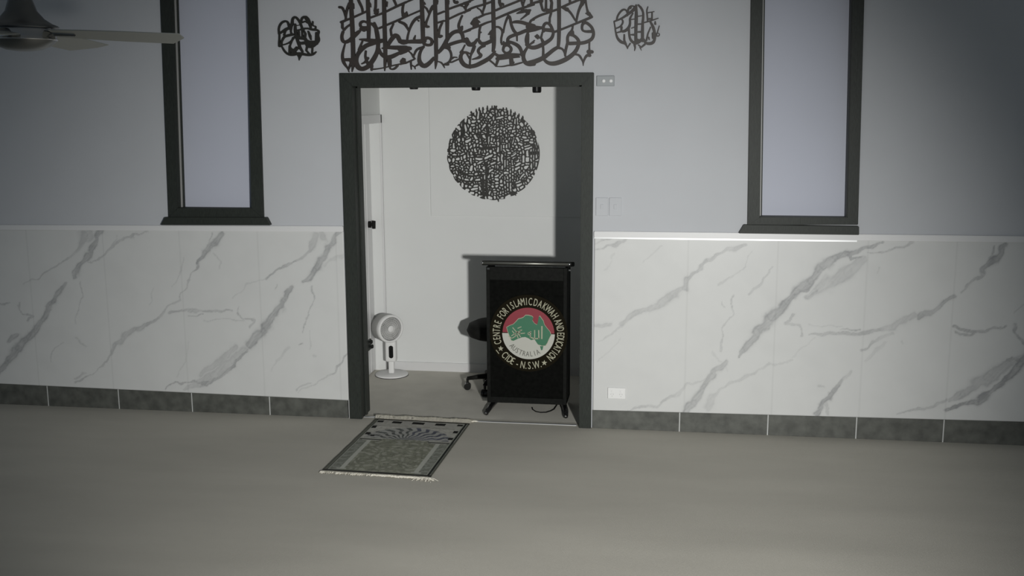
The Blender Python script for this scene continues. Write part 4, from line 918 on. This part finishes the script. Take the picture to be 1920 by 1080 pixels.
# borders
C = lerp(C, ((np.abs(np.abs(U-.5)-.457) < .005))*1.0, (.30, .31, .27))
C = lerp(C, ((U < .012) | (U > .988))*1.0, (.10, .10, .085)); C = lerp(C, (((U > .012) & (U < .035)))*1.0, (.135, .14, .115))
C = lerp(C, ((np.abs(U-.972) < .012) | (np.abs(U-.038) < .004))*1.0, (.020, .022, .020))
C = lerp(C, ((V < .018) | (V > .982))*1.0, (.035, .035, .032))
Zr = .006+.0022*vnoise(U*4, V*6, .6)+.004*np.exp(-((V-.16)/.02)**2)*vnoise(U*3, V, .3)
co_ = np.stack([U*RW, -V*RL, Zr], -1).reshape(-1, 3)
i = np.arange(ny-1)[:, None]*nx+np.arange(nx-1)[None]; q = np.stack([i, i+nx, i+nx+1, i+1], -1).reshape(-1, 4)
ring = np.concatenate([np.arange(nx), np.arange(1, ny)*nx+nx-1, (ny-1)*nx+np.arange(nx-2, -1, -1), np.arange(ny-2, 0, -1)*nx])
bk = co_[ring].copy(); bk[:, 2] = 0.0005; n = nx*ny; kk = np.arange(len(ring)); kn = (kk+1) % len(ring)
q = np.concatenate([q, np.stack([ring[kk], ring[kn], n+kn, n+kk], -1)]); co_ = np.concatenate([co_, bk])
me = bpy.data.meshes.new('rug_field'); me.from_pydata(co_.tolist(), [], q.tolist()); me.update()
at = me.color_attributes.new('tint', 'FLOAT_COLOR', 'POINT')
cc = np.concatenate([C.reshape(-1, 3), C.reshape(-1, 3)[ring]]); at.data.foreach_set('color', np.concatenate([cc, np.ones((len(cc), 1))], 1).astype(np.float32).ravel())
link('rug_field', me, MT['rug'], rug)
def fringe(y0, y1, x0, x1, h, name):
    k = bmesh.new(); m_ = 90; rows = []
    for j in range(6):
        t_ = j/5; r_ = []
        for i_ in range(m_+1):
            s = i_/m_; r_.append(k.verts.new((x0+(x1-x0)*s, y0+(y1-y0)*t_+.006*math.sin(s*37+j)*t_+random.uniform(-.003, .003)*t_, .003+h*math.sin(math.pi*min(1, t_*1.0+.08))*(.85+.06*math.sin(s*23)+.18*random.random()))))
        rows.append(r_)
    for a, b in zip(rows, rows[1:]):
        for i_ in range(m_): k.faces.new((a[i_], a[i_+1], b[i_+1], b[i_]))
    bmesh.ops.solidify(k, geom=k.faces[:], thickness=.002)
    return obj(name, k, MT['fringe'], rug, True)
f1 = fringe(-.004, .070, -.004, RW+.012, .030, 'fringe')
f2 = fringe(-RL+.002, -RL-.042, -.006, RW*.98, .006, 'fringe')
k = bmesh.new()
def strand(x, y, dx_, dy_, L):
    tube(k, [(x, y, .004), (x+dx_*L*.5+random.uniform(-.006, .006), y+dy_*L*.5, .009), (x+dx_*L, y+dy_*L, .004)], [.0032, .0028, .0016], 5)
for i_ in range(46):
    x = RW*random.uniform(.90, 1.01); strand(x, -RL-.015, random.uniform(-.5, .9), -random.uniform(.5, 1), random.uniform(.04, .085))
for i_ in range(70):
    x = RW*random.uniform(.52, .93); strand(x, -RL-.03, random.choice((-1, 1)), random.uniform(-.35, .0), random.uniform(.03, .06))
for i_ in range(60):
    x = RW*random.uniform(0, .55); strand(x, -RL-.02, random.uniform(-.4, .4), -1, random.uniform(.02, .035))
for i_ in range(14):
    x = RW*random.uniform(1.0, 1.02); strand(x, .05, 1, random.uniform(.0, .8), random.uniform(.02, .05))
obj('tassels', k, MT['fringe'], rug)['kind'] = 'stuff'
